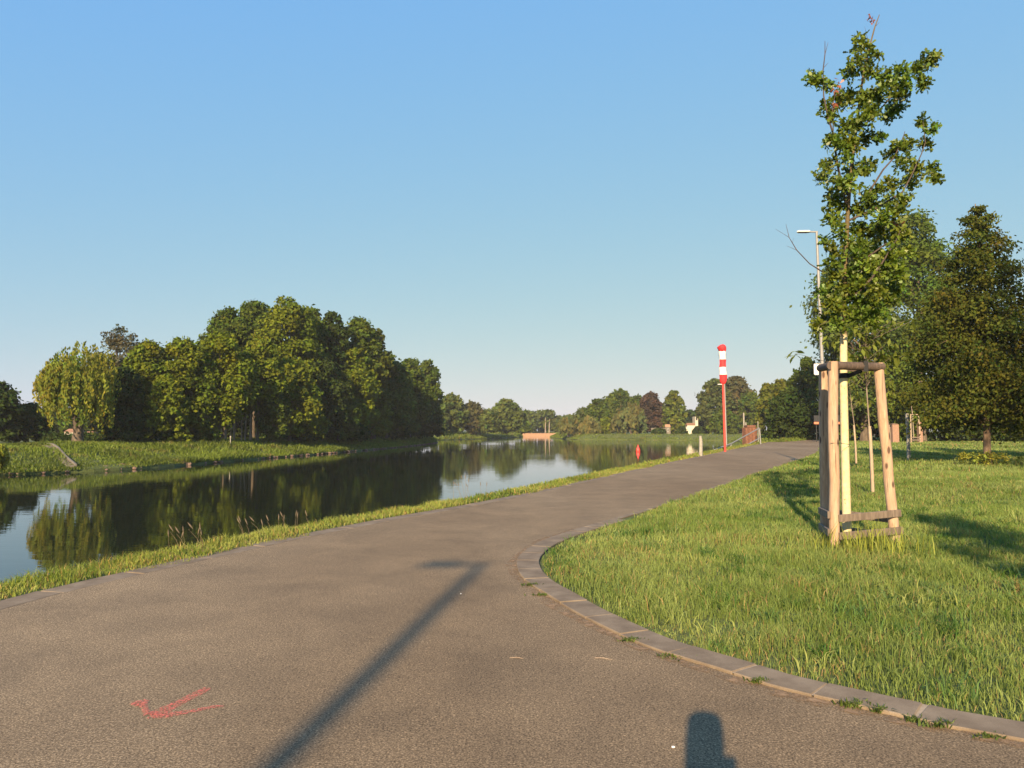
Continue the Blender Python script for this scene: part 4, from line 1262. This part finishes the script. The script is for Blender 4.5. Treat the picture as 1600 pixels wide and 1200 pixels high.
# ------------------------------------------------------------------ street lamps
def lamp(label, base, h, lean=0.0, bend=0.0, rotz=0.0, sign=None, arm=0.62, rad=0.075):
    t = thing('street_lamp', label, 'street lamp', base, rotz, 'street lamps along the path')
    pts = [(0, 0, -.1), (0, 0, .5), (lean * h * .4, 0, h * .4), (lean * h * .72, 0, h * .72), (lean * h + bend, 0, h)]
    MB().tube(pts, [rad * 1.25, rad * 1.15, rad, rad * .8, rad * .62], 12).build('pole', M_STEEL, t, True)
    x = lean * h + bend
    mb = MB()
    mb.box((x - arm * .30, 0, h + .02), (arm * .75, .06, .06))
    mb.build('arm', M_STEEL, t, bevel=.008)
    mb = MB()
    mb.prism([(x - arm * .45, -.07), (x - arm * .55, -.13), (x - arm * 1.25, -.11), (x - arm * 1.32, 0), (x - arm * 1.25, .11), (x - arm * .55, .13), (x - arm * .45, .07)], h - .005, h + .06)
    hd = mb.build('lamp_head', M_WHITE, t, bevel=.012)
    MB().box((x - arm * .9, 0, h - .012), (arm * .55, .16, .012)).build('lamp_lens', M_GLASS, hd)
    if sign:
        z, w = sign
        s = MB().box((-.19, -.02, z), (w, .03, w)).build('sign_plate', M_WHITE, t, bevel=.03)
        s['label'] = 'blank white back of a square sign'
    return t
lb = Vector((P(1290, 671, 30).x, 30.0, 0))
lt = P(1276, 363, 30)
lamp('tall grey street lamp with a white plate, just left of the young oak stem', lb, lt.z, lean=(lt.x - lb.x) / lt.z, sign=(P(1276, 577, 30).z, .46))
g = G(1346, 684)
lp2 = lamp('far slim street lamp pole seen through the tree guard', g, 8.5, rad=.11)
lp3 = Vector((P(1134.5, 671, 74).x, 74, 0))
lamp('street lamp hidden behind the windsock pole with only its white head showing', lp3, P(1120, 601, 74).z, lean=-.01, arm=.55)
# the lamp behind the photographer that throws the long shadow over the path
tip = G(752, 884)
shl = 9.6 / math.tan(SUN_EL)
sd2 = Vector((0.265, 1.0, 0)).normalized()
lb4 = tip - sd2 * shl
lamp('street lamp behind the viewer casting the long shadow on the asphalt', (lb4.x + .75, lb4.y, 0), 9.6, bend=-.75, arm=.55, rad=.10)  # unseen pole, its top bent only to turn the shadow it casts

# ------------------------------------------------------------------ windsock
g = G(1133, 706)
ws = thing('windsock', 'limp red and white striped windsock on a red pole by the water', 'windsock', g)
zt = P(1128, 541, g.y).z; zb = P(1129, 600, g.y).z
k = g.y / FPX
lx = P(1128, 541, g.y).x - g.x
MB().tube([(0, 0, -.1), (lx * .5, 0, zt * .5), (lx, 0, zt)], [.085, .078, .065], 10).build('pole', M_RED, ws, True)
prof = [(600, 3.2), (596, 4.6), (587, 5.8), (585, 5.6), (574, 5.0), (572, 4.8), (562, 4.6), (560, 5.0), (550, 5.4), (548, 6.2)]
def sock(ys, name, mat):
    mb = MB(); n = 16; vs = []; fs = []
    for yi, (y, rp) in enumerate(ys):
        z = zt + (541 - y) * k; f = z / zt
        for q in range(n):
            a = 2 * math.pi * q / n
            rr2 = rp * k * (1 + .08 * math.sin(3 * a + y * .25) + .05 * math.sin(5 * a + y * .6))
            vs.append((lx * f + 0.02 + math.cos(a) * rr2, math.sin(a) * rr2, z))
    for i_ in range(len(ys) - 1):
        for q in range(n):
            fs.append((i_ * n + q, i_ * n + (q + 1) % n, (i_ + 1) * n + (q + 1) % n, (i_ + 1) * n + q))
    return mb.add(vs, fs).build(name, mat, ws, True)
sock([(600, 3.2), (597, 4.8), (592, 5.4), (586, 6.0)], 'red_band', M_SOCKRED)
sock([(586, 6.0), (580, 5.5), (574, 5.2)], 'white_band', M_SOCKWHITE)
sock([(574, 5.2), (568, 4.7), (562, 4.9)], 'red_band', M_SOCKRED)
sock([(562, 4.9), (556, 5.4), (549, 5.8)], 'white_band', M_SOCKWHITE)
mb = MB()                                        # mouth of the sock, fallen over to the left
n = 16; vs = []; fs = []
path_c = [(1129, 550, 5.8), (1128.6, 547, 7.4), (1128, 544, 8.2), (1126.8, 541.5, 8.0), (1125, 540.2, 6.6), (1123.4, 540.5, 4.2), (1122.6, 541.2, 1.2)]
for i_, (x_, y_, rp) in enumerate(path_c):
    tl = i_ / 6 * 0.85
    for q in range(n):
        a = 2 * math.pi * q / n
        vs.append((( x_ - 1128) * k + lx + math.cos(a) * rp * k * math.cos(tl) * .8, math.sin(a) * rp * k, zt + (541 - y_) * k + math.cos(a) * rp * k * math.sin(tl) * .7))
for i_ in range(len(path_c) - 1):
    for q in range(n):
        fs.append((i_ * n + q, i_ * n + (q + 1) % n, (i_ + 1) * n + (q + 1) % n, (i_ + 1) * n + q))
fs.append(tuple(range(6 * n, 7 * n)))
mb.add(vs, fs).build('mouth', M_SOCKRED, ws, True)

# ------------------------------------------------------------------ landing by the bay: handrail, rusty pillar, poles, mooring post, buoy
g = G(1188, 694)
hr = thing('handrail', 'galvanised handrail of the steps leading down to the water', 'handrail', g)
Y = g.y
def H3(px, py, Yq):
    p = P(px, py, Yq); return Vector((p.x - g.x, p.y - g.y, p.z))
top0 = H3(1186.5, 669, Y); mid0 = H3(1187, 684.5, Y)
top1 = H3(1142, 693.5, Y - 7); mid1_ = H3(1154, 702.5, Y - 7)
MB().tube([(0.05, 0, -.3), (-.06, 0, top0.z)], .075, 8).build('post', M_STEEL, hr, True)
MB().tube([top0, top1, H3(1116, 703, Y - 11)], .065, 8).build('top_rail', M_STEEL, hr, True)
MB().tube([mid0, mid1_, H3(1140, 709, Y - 9)], .065, 8).build('mid_rail', M_STEEL, hr, True)
q = H3(1143, 705, Y - 7)
MB().tube([(top1.x, top1.y, -1.2), top1], .07, 8).build('post', M_STEEL, hr, True)
q = H3(1143, 694, Y - 7)
gp = Vector((P(1171, 671, 95).x, 95, -1.6))
rp_ = thing('rusty_pillar', 'rusty brown sheet-pile pillar behind the handrail', 'pillar', gp)
ol = []
for e in range(4):
    for s_ in range(6):
        u_ = -0.7 + 1.4 * s_ / 6; o_ = 0.7 + (0.10 if s_ % 2 else 0)
        ol.append({0: (u_, -o_), 1: (o_, u_), 2: (-u_, o_), 3: (-o_, -u_)}[e])
MB().prism(ol, -.4, 3.45).build('sheet_piles', M_RUST, rp_)
MB().prism([(-.5, -.72), (.62, -.72), (.62, .72), (-.5, .72)], 3.454, 3.75).build('cap', M_RUST, rp_, bevel=.05)
for px, y0, y1, Y, rd, lab in ((1162.5, 645, 672, 97, .10, 'tallest pale pole left of the rusty pillar top'), (1166, 660, 690, 98, .09, 'short pale pole just behind the rusty pillar'),
                        (1184.5, 658, 672, 90, .05, 'thin pole above the handrail end')):
    p = P(px, y1, Y); tp = P(px, y0, Y)
    tag(MB().tube([(p.x, Y, -1.5), (p.x, Y, tp.z)], rd, 7).build('marker_pole', M_GREYWOOD, None, True), lab, 'pole', 'poles at the landing')
p = G(1095, 714); yb = p.y + 1.2
mp = P(1095, 690, yb)
tag(MB().tube([(mp.x - .05, yb, -1.6), (mp.x, yb, mp.z), (mp.x - .02, yb, P(1095, 681, yb).z)], [.12, .11, .08], 8, .05, random.Random(1)).build('mooring_post', M_GREYWOOD, None, True), 'pale grey mooring post at the near waterline left of the windsock', 'post')
bq = G(997, 706, WATER_Z)
by = thing('buoy', 'small orange-red buoy floating on the river', 'buoy', bq)
MB().tube([(0, 0, -.3), (0, 0, .05), (0, 0, .35), (0, 0, .75), (0, 0, .95)], [.22, .34, .32, .16, .09], 12).build('float', M_RED, by, True)
MB().tube([(0, 0, .9), (0, 0, 1.12)], [.05, .04], 8).build('top_mark', M_RED, by, True)

# ------------------------------------------------------------------ small buildings
def house(label, px, y_eave, y_ridge, hw, Y, wall, roof, z0=0.0, chim=True, flat=False, wins=2):
    X = P(px, 671, Y).x
    t = thing('house', label, 'house', (X, Y, z0))
    W = hw * Y / FPX; ze = P(px, y_eave, Y).z - z0; zr = P(px, y_ridge, Y).z - z0; D = W * .8
    w = MB().box((0, 0, ze / 2 - .1), (2 * W, 2 * D, ze + .2)).build('wall', wall, t)
    for q in range(wins):
        x = -W + 2 * W * (q + .5) / wins
        f = MB().box((x, -D - .03, ze * .55), (W * .4, .06, ze * .4)).build('window', M_WHITE, t)
        MB().box((x, -D - .07, ze * .55), (W * .33, .03, ze * .33)).build('pane', M_GLASS, f)
    o = W * 1.12; d = D * 1.12
    rf = MB().add([(-o, -d, ze + .002), (o, -d, ze + .002), (o, d, ze + .002), (-o, d, ze + .002), (-o * .8, 0, zr), (o * .8, 0, zr)], [(0, 1, 5, 4), (2, 3, 4, 5), (1, 2, 5), (3, 0, 4), (0, 3, 2, 1)]).build('roof', roof, t)
    if chim:
        MB().box((W * .55, 0, zr + .2), (W * .22, W * .22, 1.3)).build('chimney', M_WHITE, rf)
    return t
house('low cream cottage with a brown roof and white chimney behind the willow', 117, 675.5, 670, 11, 122, M_PLASTER, M_ROOF, wins=0)
house('brown shed roof right of the cottage behind the willow', 142, 677, 674, 8, 126, M_BRICK, M_ROOF, chim=False, wins=0)
t = house('stepped white house with a small tower on the far right bank', 1080, 664.5, 661, 7.5, 249, M_PLASTER, M_ROOF, chim=False)
Yh = 249.0; kk = Yh / FPX
tw = MB().box((7 * kk, .5, 0 + (P(0, 651, Yh).z) / 2), (4.2 * kk, 4, P(0, 651, Yh).z)).build('tower', M_PLASTER, t)
MB().box((7 * kk, -1.56, P(0, 655, Yh).z), (2.4 * kk, .1, 3.2 * kk)).build('window', M_GLASS, tw)
MB().box((-8 * kk, -2.5, P(0, 667, Yh).z / 2), (8 * kk, 3, P(0, 667, Yh).z)).build('wing', M_PLASTER, t)
house('tiny tan hut beside the bright green tree on the far right bank', 1043, 667, 663, 4, 250, M_CONC, M_PLANK, chim=False, wins=1)
fw = thing('garden_wall', 'low pale garden wall left of the tiny tan hut', 'wall', (P(1028, 671, 250).x, 250, 0))
MB().box((0, 0, 1.0), (4.6, .3, 2.0)).build('wall', M_CONC, fw)
MB().box((0, 0, 2.06), (4.8, .45, .12)).build('coping', M_CONC, fw)
br_ = thing('plank_wall', 'long tan plank wall on the waterline at the far river end', 'wall', (P(846, 671, 368).x, 368, -1.8))
Lw = 30 * 368 / FPX
mbw = MB()
for q in range(34):
    x = -Lw + 2 * Lw * (q + .5) / 34
    mbw.box((x, 0, .45), (2 * Lw / 34 - .05, .3, 1.7 + .08 * (q % 3)))
mbw.build('planks', M_PLANK, br_)
MB().beam((-Lw, 0, 1.46), (Lw, 0, 1.46), .5, .2).build('coping', M_PLANK, br_)
for px, hwp, y0, lab in ((1397, 5, 663, 'low pinkish brick pier left of the grey stake'), (1437, 3, 660, 'pinkish brick pier right of the far tree guard')):
    Yq = 90.0
    p = P(px, 671, Yq); w_ = hwp * Yq / FPX * 2; z_ = P(px, y0, Yq).z
    t = thing('brick_pier', lab, 'pier', (p.x, Yq, 0), 0, 'brick piers by the hedge')
    MB().box((0, 0, z_ / 2 - .05), (w_, w_, z_ + .1)).build('shaft', M_BRICK, t)
    MB().add([(-w_ * .58, -w_ * .58, z_ + .003), (w_ * .58, -w_ * .58, z_ + .003), (w_ * .58, w_ * .58, z_ + .003), (-w_ * .58, w_ * .58, z_ + .003), (0, 0, z_ + .12)], [(0, 1, 4), (1, 2, 4), (2, 3, 4), (3, 0, 4), (3, 2, 1, 0)]).build('cap', M_BRICK, t)
# dark board with an orange lower edge at the end of the path
Yq = 95.0
bp = P(1292, 671, Yq)
bd = thing('notice_board', 'dark board with an orange lower edge, half hidden behind the guard posts', 'board', (bp.x, Yq, 0))
kq = Yq / FPX
MB().box((0, 0, P(0, 654, Yq).z), (40 * kq, .08, 10 * kq)).build('panel', M_DARK, bd)
MB().box((0, -.02, P(0, 661, Yq).z), (40 * kq, .12, 3.4 * kq)).build('orange_edge', M_ORANGE, bd)
for x in (-16 * kq, 16 * kq):
    MB().box((x, .08, P(0, 660, Yq).z / 2), (.1, .06, P(0, 660, Yq).z)).build('leg', M_DARK, bd)
# left bank details
g = P(49, 704, 66); g.z = -.32
bo = thing('bollard', 'small white bollard on the far bank left of the willow', 'bollard', g)
MB().tube([(0, 0, -.3), (0, 0, .28), (0, 0, .36)], [.12, .11, .09], 10).build('shaft', M_WHITE, bo, True)
MB().tube([(0, 0, .362), (0, 0, .43)], [.12, .05], 10).build('cap', M_WHITE, bo, True)
stp = thing('bank_steps', 'narrow concrete steps running slanting down the far bank by the willow', 'steps', (0, 0, 0))
ns = 16
A = Vector((-43.3, 68.5, 0)); B = Vector((-35.2, 59.3, 0))
mbs = MB()
def step_z(f):
    return float(np.interp(1.26 * (1 - f), [0, 0.38, 0.75, 1.0, 1.3], [WATER_Z + 0.3, -0.98, -0.26, 0.0, 0.0])) + .02
rotm = Matrix.Rotation(math.atan2(B.y - A.y, B.x - A.x) + math.pi / 2, 3, 'Z')
for q in range(ns):
    f = (q + .5) / ns; p = A.lerp(B, f); p.z = step_z(f)
    mbs.box(p, (.55, .70, .34), rotm)
mbs.build('treads', M_CONC, stp)
d = (B - A); sv = Vector((-d.y, d.x, 0)).normalized() * .36
mbs = MB()
for q in range(ns):
    p0 = A.lerp(B, q / ns) + sv; p1 = A.lerp(B, (q + 1) / ns) + sv
    p0.z = step_z(q / ns) + .2; p1.z = step_z((q + 1) / ns) + .2
    mbs.beam(p0, p1, .12, .24)
mbs.build('side_wall', M_CONC, stp)
for px, y0, y1, Y, lab in ((360, 681, 693, 90, 'thin pale post in front of the bare grove trunks'), (634, 674, 690, 158, 'thin pale post near the right tip of the grove')):
    p = P(px, y1, Y)
    t = thing('marker_post', lab, 'post', (p.x, Y, -.2), 0, 'pale posts on the far bank')
    MB().tube([(0, 0, -.2), (0, 0, P(px, y0, Y).z + .2)], .06, 7).build('shaft', M_GREYWOOD, t, True)
    MB().box((0, -.02, P(px, y0, Y).z + .1), (.16, .05, .16)).build('plate', M_GREYWOOD, t)
willow('bright yellow-green bush hanging over the water at the left picture edge', -8, 692, 22, 51, (0.26, 0.25, 0.03), z0=-1.8, bottom=0.02, n=260, leaf=.10, name='hanging_bush', trunk=.07, forks=False)

# ------------------------------------------------------------------ weeds, dry grass, pebbles, straws
def weed(label, px, py, R, hgt, seed):
    rng = np.random.default_rng(seed)
    g = G(px, py)
    t = thing('weed', label, 'weed', (g.x, g.y, .012), 0, 'weeds along the kerb')
    R *= .8; hgt *= .85
    n = int(50 + 800 * R)
    xy = np.column_stack([rng.normal(0, R, n), rng.normal(0, R * .45, n)])
    v, q, tr, c = blades(rng, xy, np.zeros(n), hgt * rng.uniform(.4, 1.2, n), rng.uniform(.006, .014, n), np.tile((0.09, 0.125, 0.025), (n, 1)) * rng.uniform(.6, 1.4, (n, 1)), 1.3)
    mesh_np('leaves', v, [q, tr], M_GRASS, t, c)
for k, (px, py, R, h, lab) in enumerate(((832, 917, .07, .045, 'green weed at the inside of the kerb bend, farthest along the kerb'), (848, 932, .06, .03, 'flat weed just below the farthest weed of the kerb'), (990, 1004, .06, .04, 'green weed at the kerb below the middle of the bend'),
      (1055, 1029, .09, .03, 'long flat weed along the kerb in mid curve'), (1186, 1070, .035, .05, 'single small weed at a kerb joint right of the dark head-shaped shadow'), (1335, 1107, .06, .055, 'pointed weed on the near right kerb, left one of the close pair'),
      (1374, 1116, .035, .05, 'compact weed on the near right kerb, right one of the close pair'), (1427, 1130, .03, .04, 'small weed left of the widest weed at the kerb'), (1472, 1139, .06, .05, 'widest weed at the near right kerb'), (1545, 1155, .05, .03, 'flat weed at the kerb nearest the right edge'))):
    weed(lab, px, py, R, h, 300 + k)
def seed_clump(label, px, py, n, h, spread, seed):
    rng = np.random.default_rng(seed); r = random.Random(seed)
    g = G(px, py)
    t = thing('dry_grass', label, 'dry grass', (g.x, g.y, 0), 0, 'dry grass clumps on the verge')
    m = MB(); hd = MB()
    for _ in range(n):
        b = Vector((r.gauss(0, spread), r.gauss(0, .1), 0)); l = Vector((r.uniform(-.55, .15), r.uniform(-.2, .2), 1)) * h * r.uniform(.6, 1.1)
        m.tube([b, b + l * .55, b + l + Vector((l.x * .3, 0, -.02))], [.003, .0025, .0015], 4)
        e = b + l; dd = Vector((l.x * 1.3, l.y, l.z * .75)).normalized() * .09
        hd.tube([e - dd * .2, e + dd * .4, e + dd], [.003, .010, .002], 5)
    mt = plain('dry_stalk', (0.17, 0.13, 0.07), .9)
    m.build('stalks', mt, t); hd.build('seed_heads', plain('seed_head', (0.15, 0.115, 0.07), .9), t)
seed_clump('clump of dry nodding seed heads on the verge, largest one', 285, 862, 9, .33, .14, 1)
seed_clump('small clump of dry seed heads on the verge right of the largest', 388, 838, 5, .24, .1, 2)
seed_clump('thin brown stalks on the verge right of both seed head clumps', 440, 826, 7, .2, .22, 3)
seed_clump('sparse thin stalks on the verge against the bright water', 735, 780, 9, .45, .22, 4)
for px, py, s, lab in ((720, 930, .009, 'tiny white pebble inside the lamp shadow on the asphalt'), (1052, 1172, .011, 'white pebble left of the dark head-shaped shadow')):
    g = G(px, py)
    tag(MB().add([(g.x + x * s, g.y + y * s * .8, .012 + s * .3 + z * s * .5) for x, y, z in ico], icf).build('pebble', M_WHITE, None, True), lab, 'pebble', 'pebbles on the path')
for a, b2, lab in (((796, 1031), (818, 1032), 'pale straw lying on the asphalt left of the other straw'), ((929, 1031), (957, 1034), 'pale straw lying on the asphalt nearer the kerb')):
    p, q = G(*a), G(*b2)
    tag(MB().tube([(p.x, p.y, .014), ((p.x + q.x) / 2, (p.y + q.y) / 2 + .012, .016), (q.x, q.y, .014)], [.0018, .0022, .0012], 5).build('straw', M_STAKE, None), lab, 'straw', 'straws on the path')

# ------------------------------------------------------------------ trees behind the viewer that shade the lawn
def back_tree(label, tipx, tipy, h, R, tint, seed):
    tip = G(tipx, tipy); L = h / math.tan(SUN_EL)
    b = tip - sd2 * L
    return tree(label, 0, h, R, 0, tint, 'broad', .3, leaf=.12, n=int(1000 * R), gaps=.25, at=(b.x, b.y), name='tree')
back_tree('tree outside the picture whose shadow lies on the lawn right of the guard', 1440, 805, 7.2, 1.05, MG, 1)
back_tree('tree outside the picture whose shadow lies across the lawn in front of the linden', 1392, 704, 19.0, 2.4, MG, 2)

# ------------------------------------------------------------------ the photographer, whose shadow falls at the lower edge
def photographer():
    t = thing('person', 'person standing and holding up a phone, seen only as a shadow', 'person', (-0.105, -0.235, 0.02))
    J = {'pelvis': ((0, -.02, 1.0), (.155, .115)), 'waist': ((0, -.01, 1.15), (.14, .105)), 'chest': ((0, 0, 1.38), (.165, .12)), 'neck0': ((0, .0, 1.55), (.075, .07)), 'neck1': ((0, .02, 1.62), (.058, .058)),
         'jaw': ((0, .045, 1.67), (.068, .085)), 'head': ((0, .035, 1.76), (.082, .1)), 'crown': ((0, .03, 1.84), (.06, .075))}
    E = [('pelvis', 'waist'), ('waist', 'chest'), ('chest', 'neck0'), ('neck0', 'neck1'), ('neck1', 'jaw'), ('jaw', 'head'), ('head', 'crown')]
    for s, n in ((-1, 'l'), (1, 'r')):
        J['hip' + n] = ((s * .09, -.02, .93), (.1, .1)); J['knee' + n] = ((s * .11, .0, .5), (.062, .062)); J['ank' + n] = ((s * .12, -.02, .09), (.045, .045)); J['toe' + n] = ((s * .14, .17, .035), (.045, .035))
        J['sh' + n] = ((s * .175, 0, 1.47 + .03 * s), (.062, .06)); J['el' + n] = ((s * .215, .16, 1.27), (.045, .045)); J['wr' + n] = ((s * .06 + .07, .19, 1.45), (.03, .028)); J['palm' + n] = ((s * .062 + .085, .205, 1.52), (.036, .02))
        E += [('pelvis', 'hip' + n), ('hip' + n, 'knee' + n), ('knee' + n, 'ank' + n), ('ank' + n, 'toe' + n), ('chest', 'sh' + n), ('sh' + n, 'el' + n), ('el' + n, 'wr' + n), ('wr' + n, 'palm' + n)]
        for fi in range(5):
            J[f'f{fi}a{n}'] = ((s * (.075 - .004 * fi) + .085, .212 + .004 * fi, 1.515 + .017 * fi), (.010, .010)); J[f'f{fi}b{n}'] = ((s * .045 + .085, .232, 1.515 + .019 * fi), (.009, .009))
            E += [('palm' + n, f'f{fi}a{n}'), (f'f{fi}a{n}', f'f{fi}b{n}')]
    names = list(J)
    me = bpy.data.meshes.new('body')
    me.from_pydata([J[k][0] for k in names], [(names.index(a), names.index(b)) for a, b in E], [])
    me.materials.append(plain('dark_clothes', (0.05, 0.06, 0.09), .85))
    o = link(bpy.data.objects.new('body', me), t)
    sk = o.modifiers.new('skin', 'SKIN'); sk.use_smooth_shade = True
    for i_, k in enumerate(names):
        me.skin_vertices[0].data[i_].radius = J[k][1]
        me.skin_vertices[0].data[i_].use_root = (k == 'pelvis')
    sb = o.modifiers.new('sub', 'SUBSURF'); sb.levels = 2; sb.render_levels = 2
    # hair
    mb = MB(); n = 16; vs = []; fs = []
    prof_h = [(1.905, .02), (1.90, .070), (1.885, .088), (1.84, .096), (1.74, .099), (1.66, .096), (1.58, .092), (1.50, .095)]
    rows = len(prof_h)
    for z_, r_ in prof_h:
        for q in range(n):
            b_ = 2 * math.pi * q / n
            back = math.sin(b_) < 0.3
            vs.append((math.cos(b_) * r_, math.sin(b_) * r_ * (1.05 if back else .9) + .01, z_))
    for i_ in range(rows - 1):
        for q in range(n):
            fs.append((i_ * n + q, i_ * n + (q + 1) % n, (i_ + 1) * n + (q + 1) % n, (i_ + 1) * n + q))
    mb.add(vs, fs).build('hair', M_BARK, t, True)
    return t
photographer()
tag(MB().box((0.03, -.035, 1.575), (.14, .009, .078)).build('phone', M_DARK, None, bevel=.003), 'dark phone held up by the person behind the viewpoint', 'phone')

# ------------------------------------------------------------------ morning haze
hm = bpy.data.materials.new('haze'); hm.use_nodes = True
nt = hm.node_tree; nt.nodes.remove(nt.nodes['Principled BSDF'])
pv = nt.nodes.new('ShaderNodeVolumePrincipled')
pv.inputs['Color'].default_value = (0.93, 0.94, 0.94, 1)
pv.inputs['Density'].default_value = 0.00022
nt.links.new(pv.outputs[0], nt.nodes['Material Output'].inputs['Volume'])
hz = MB().box((0, 0, 13.5), (2060, 2060, 35.5)).build('haze', hm)
hz['kind'] = 'stuff'; tag(hz, 'thin morning haze over the river valley', 'haze')
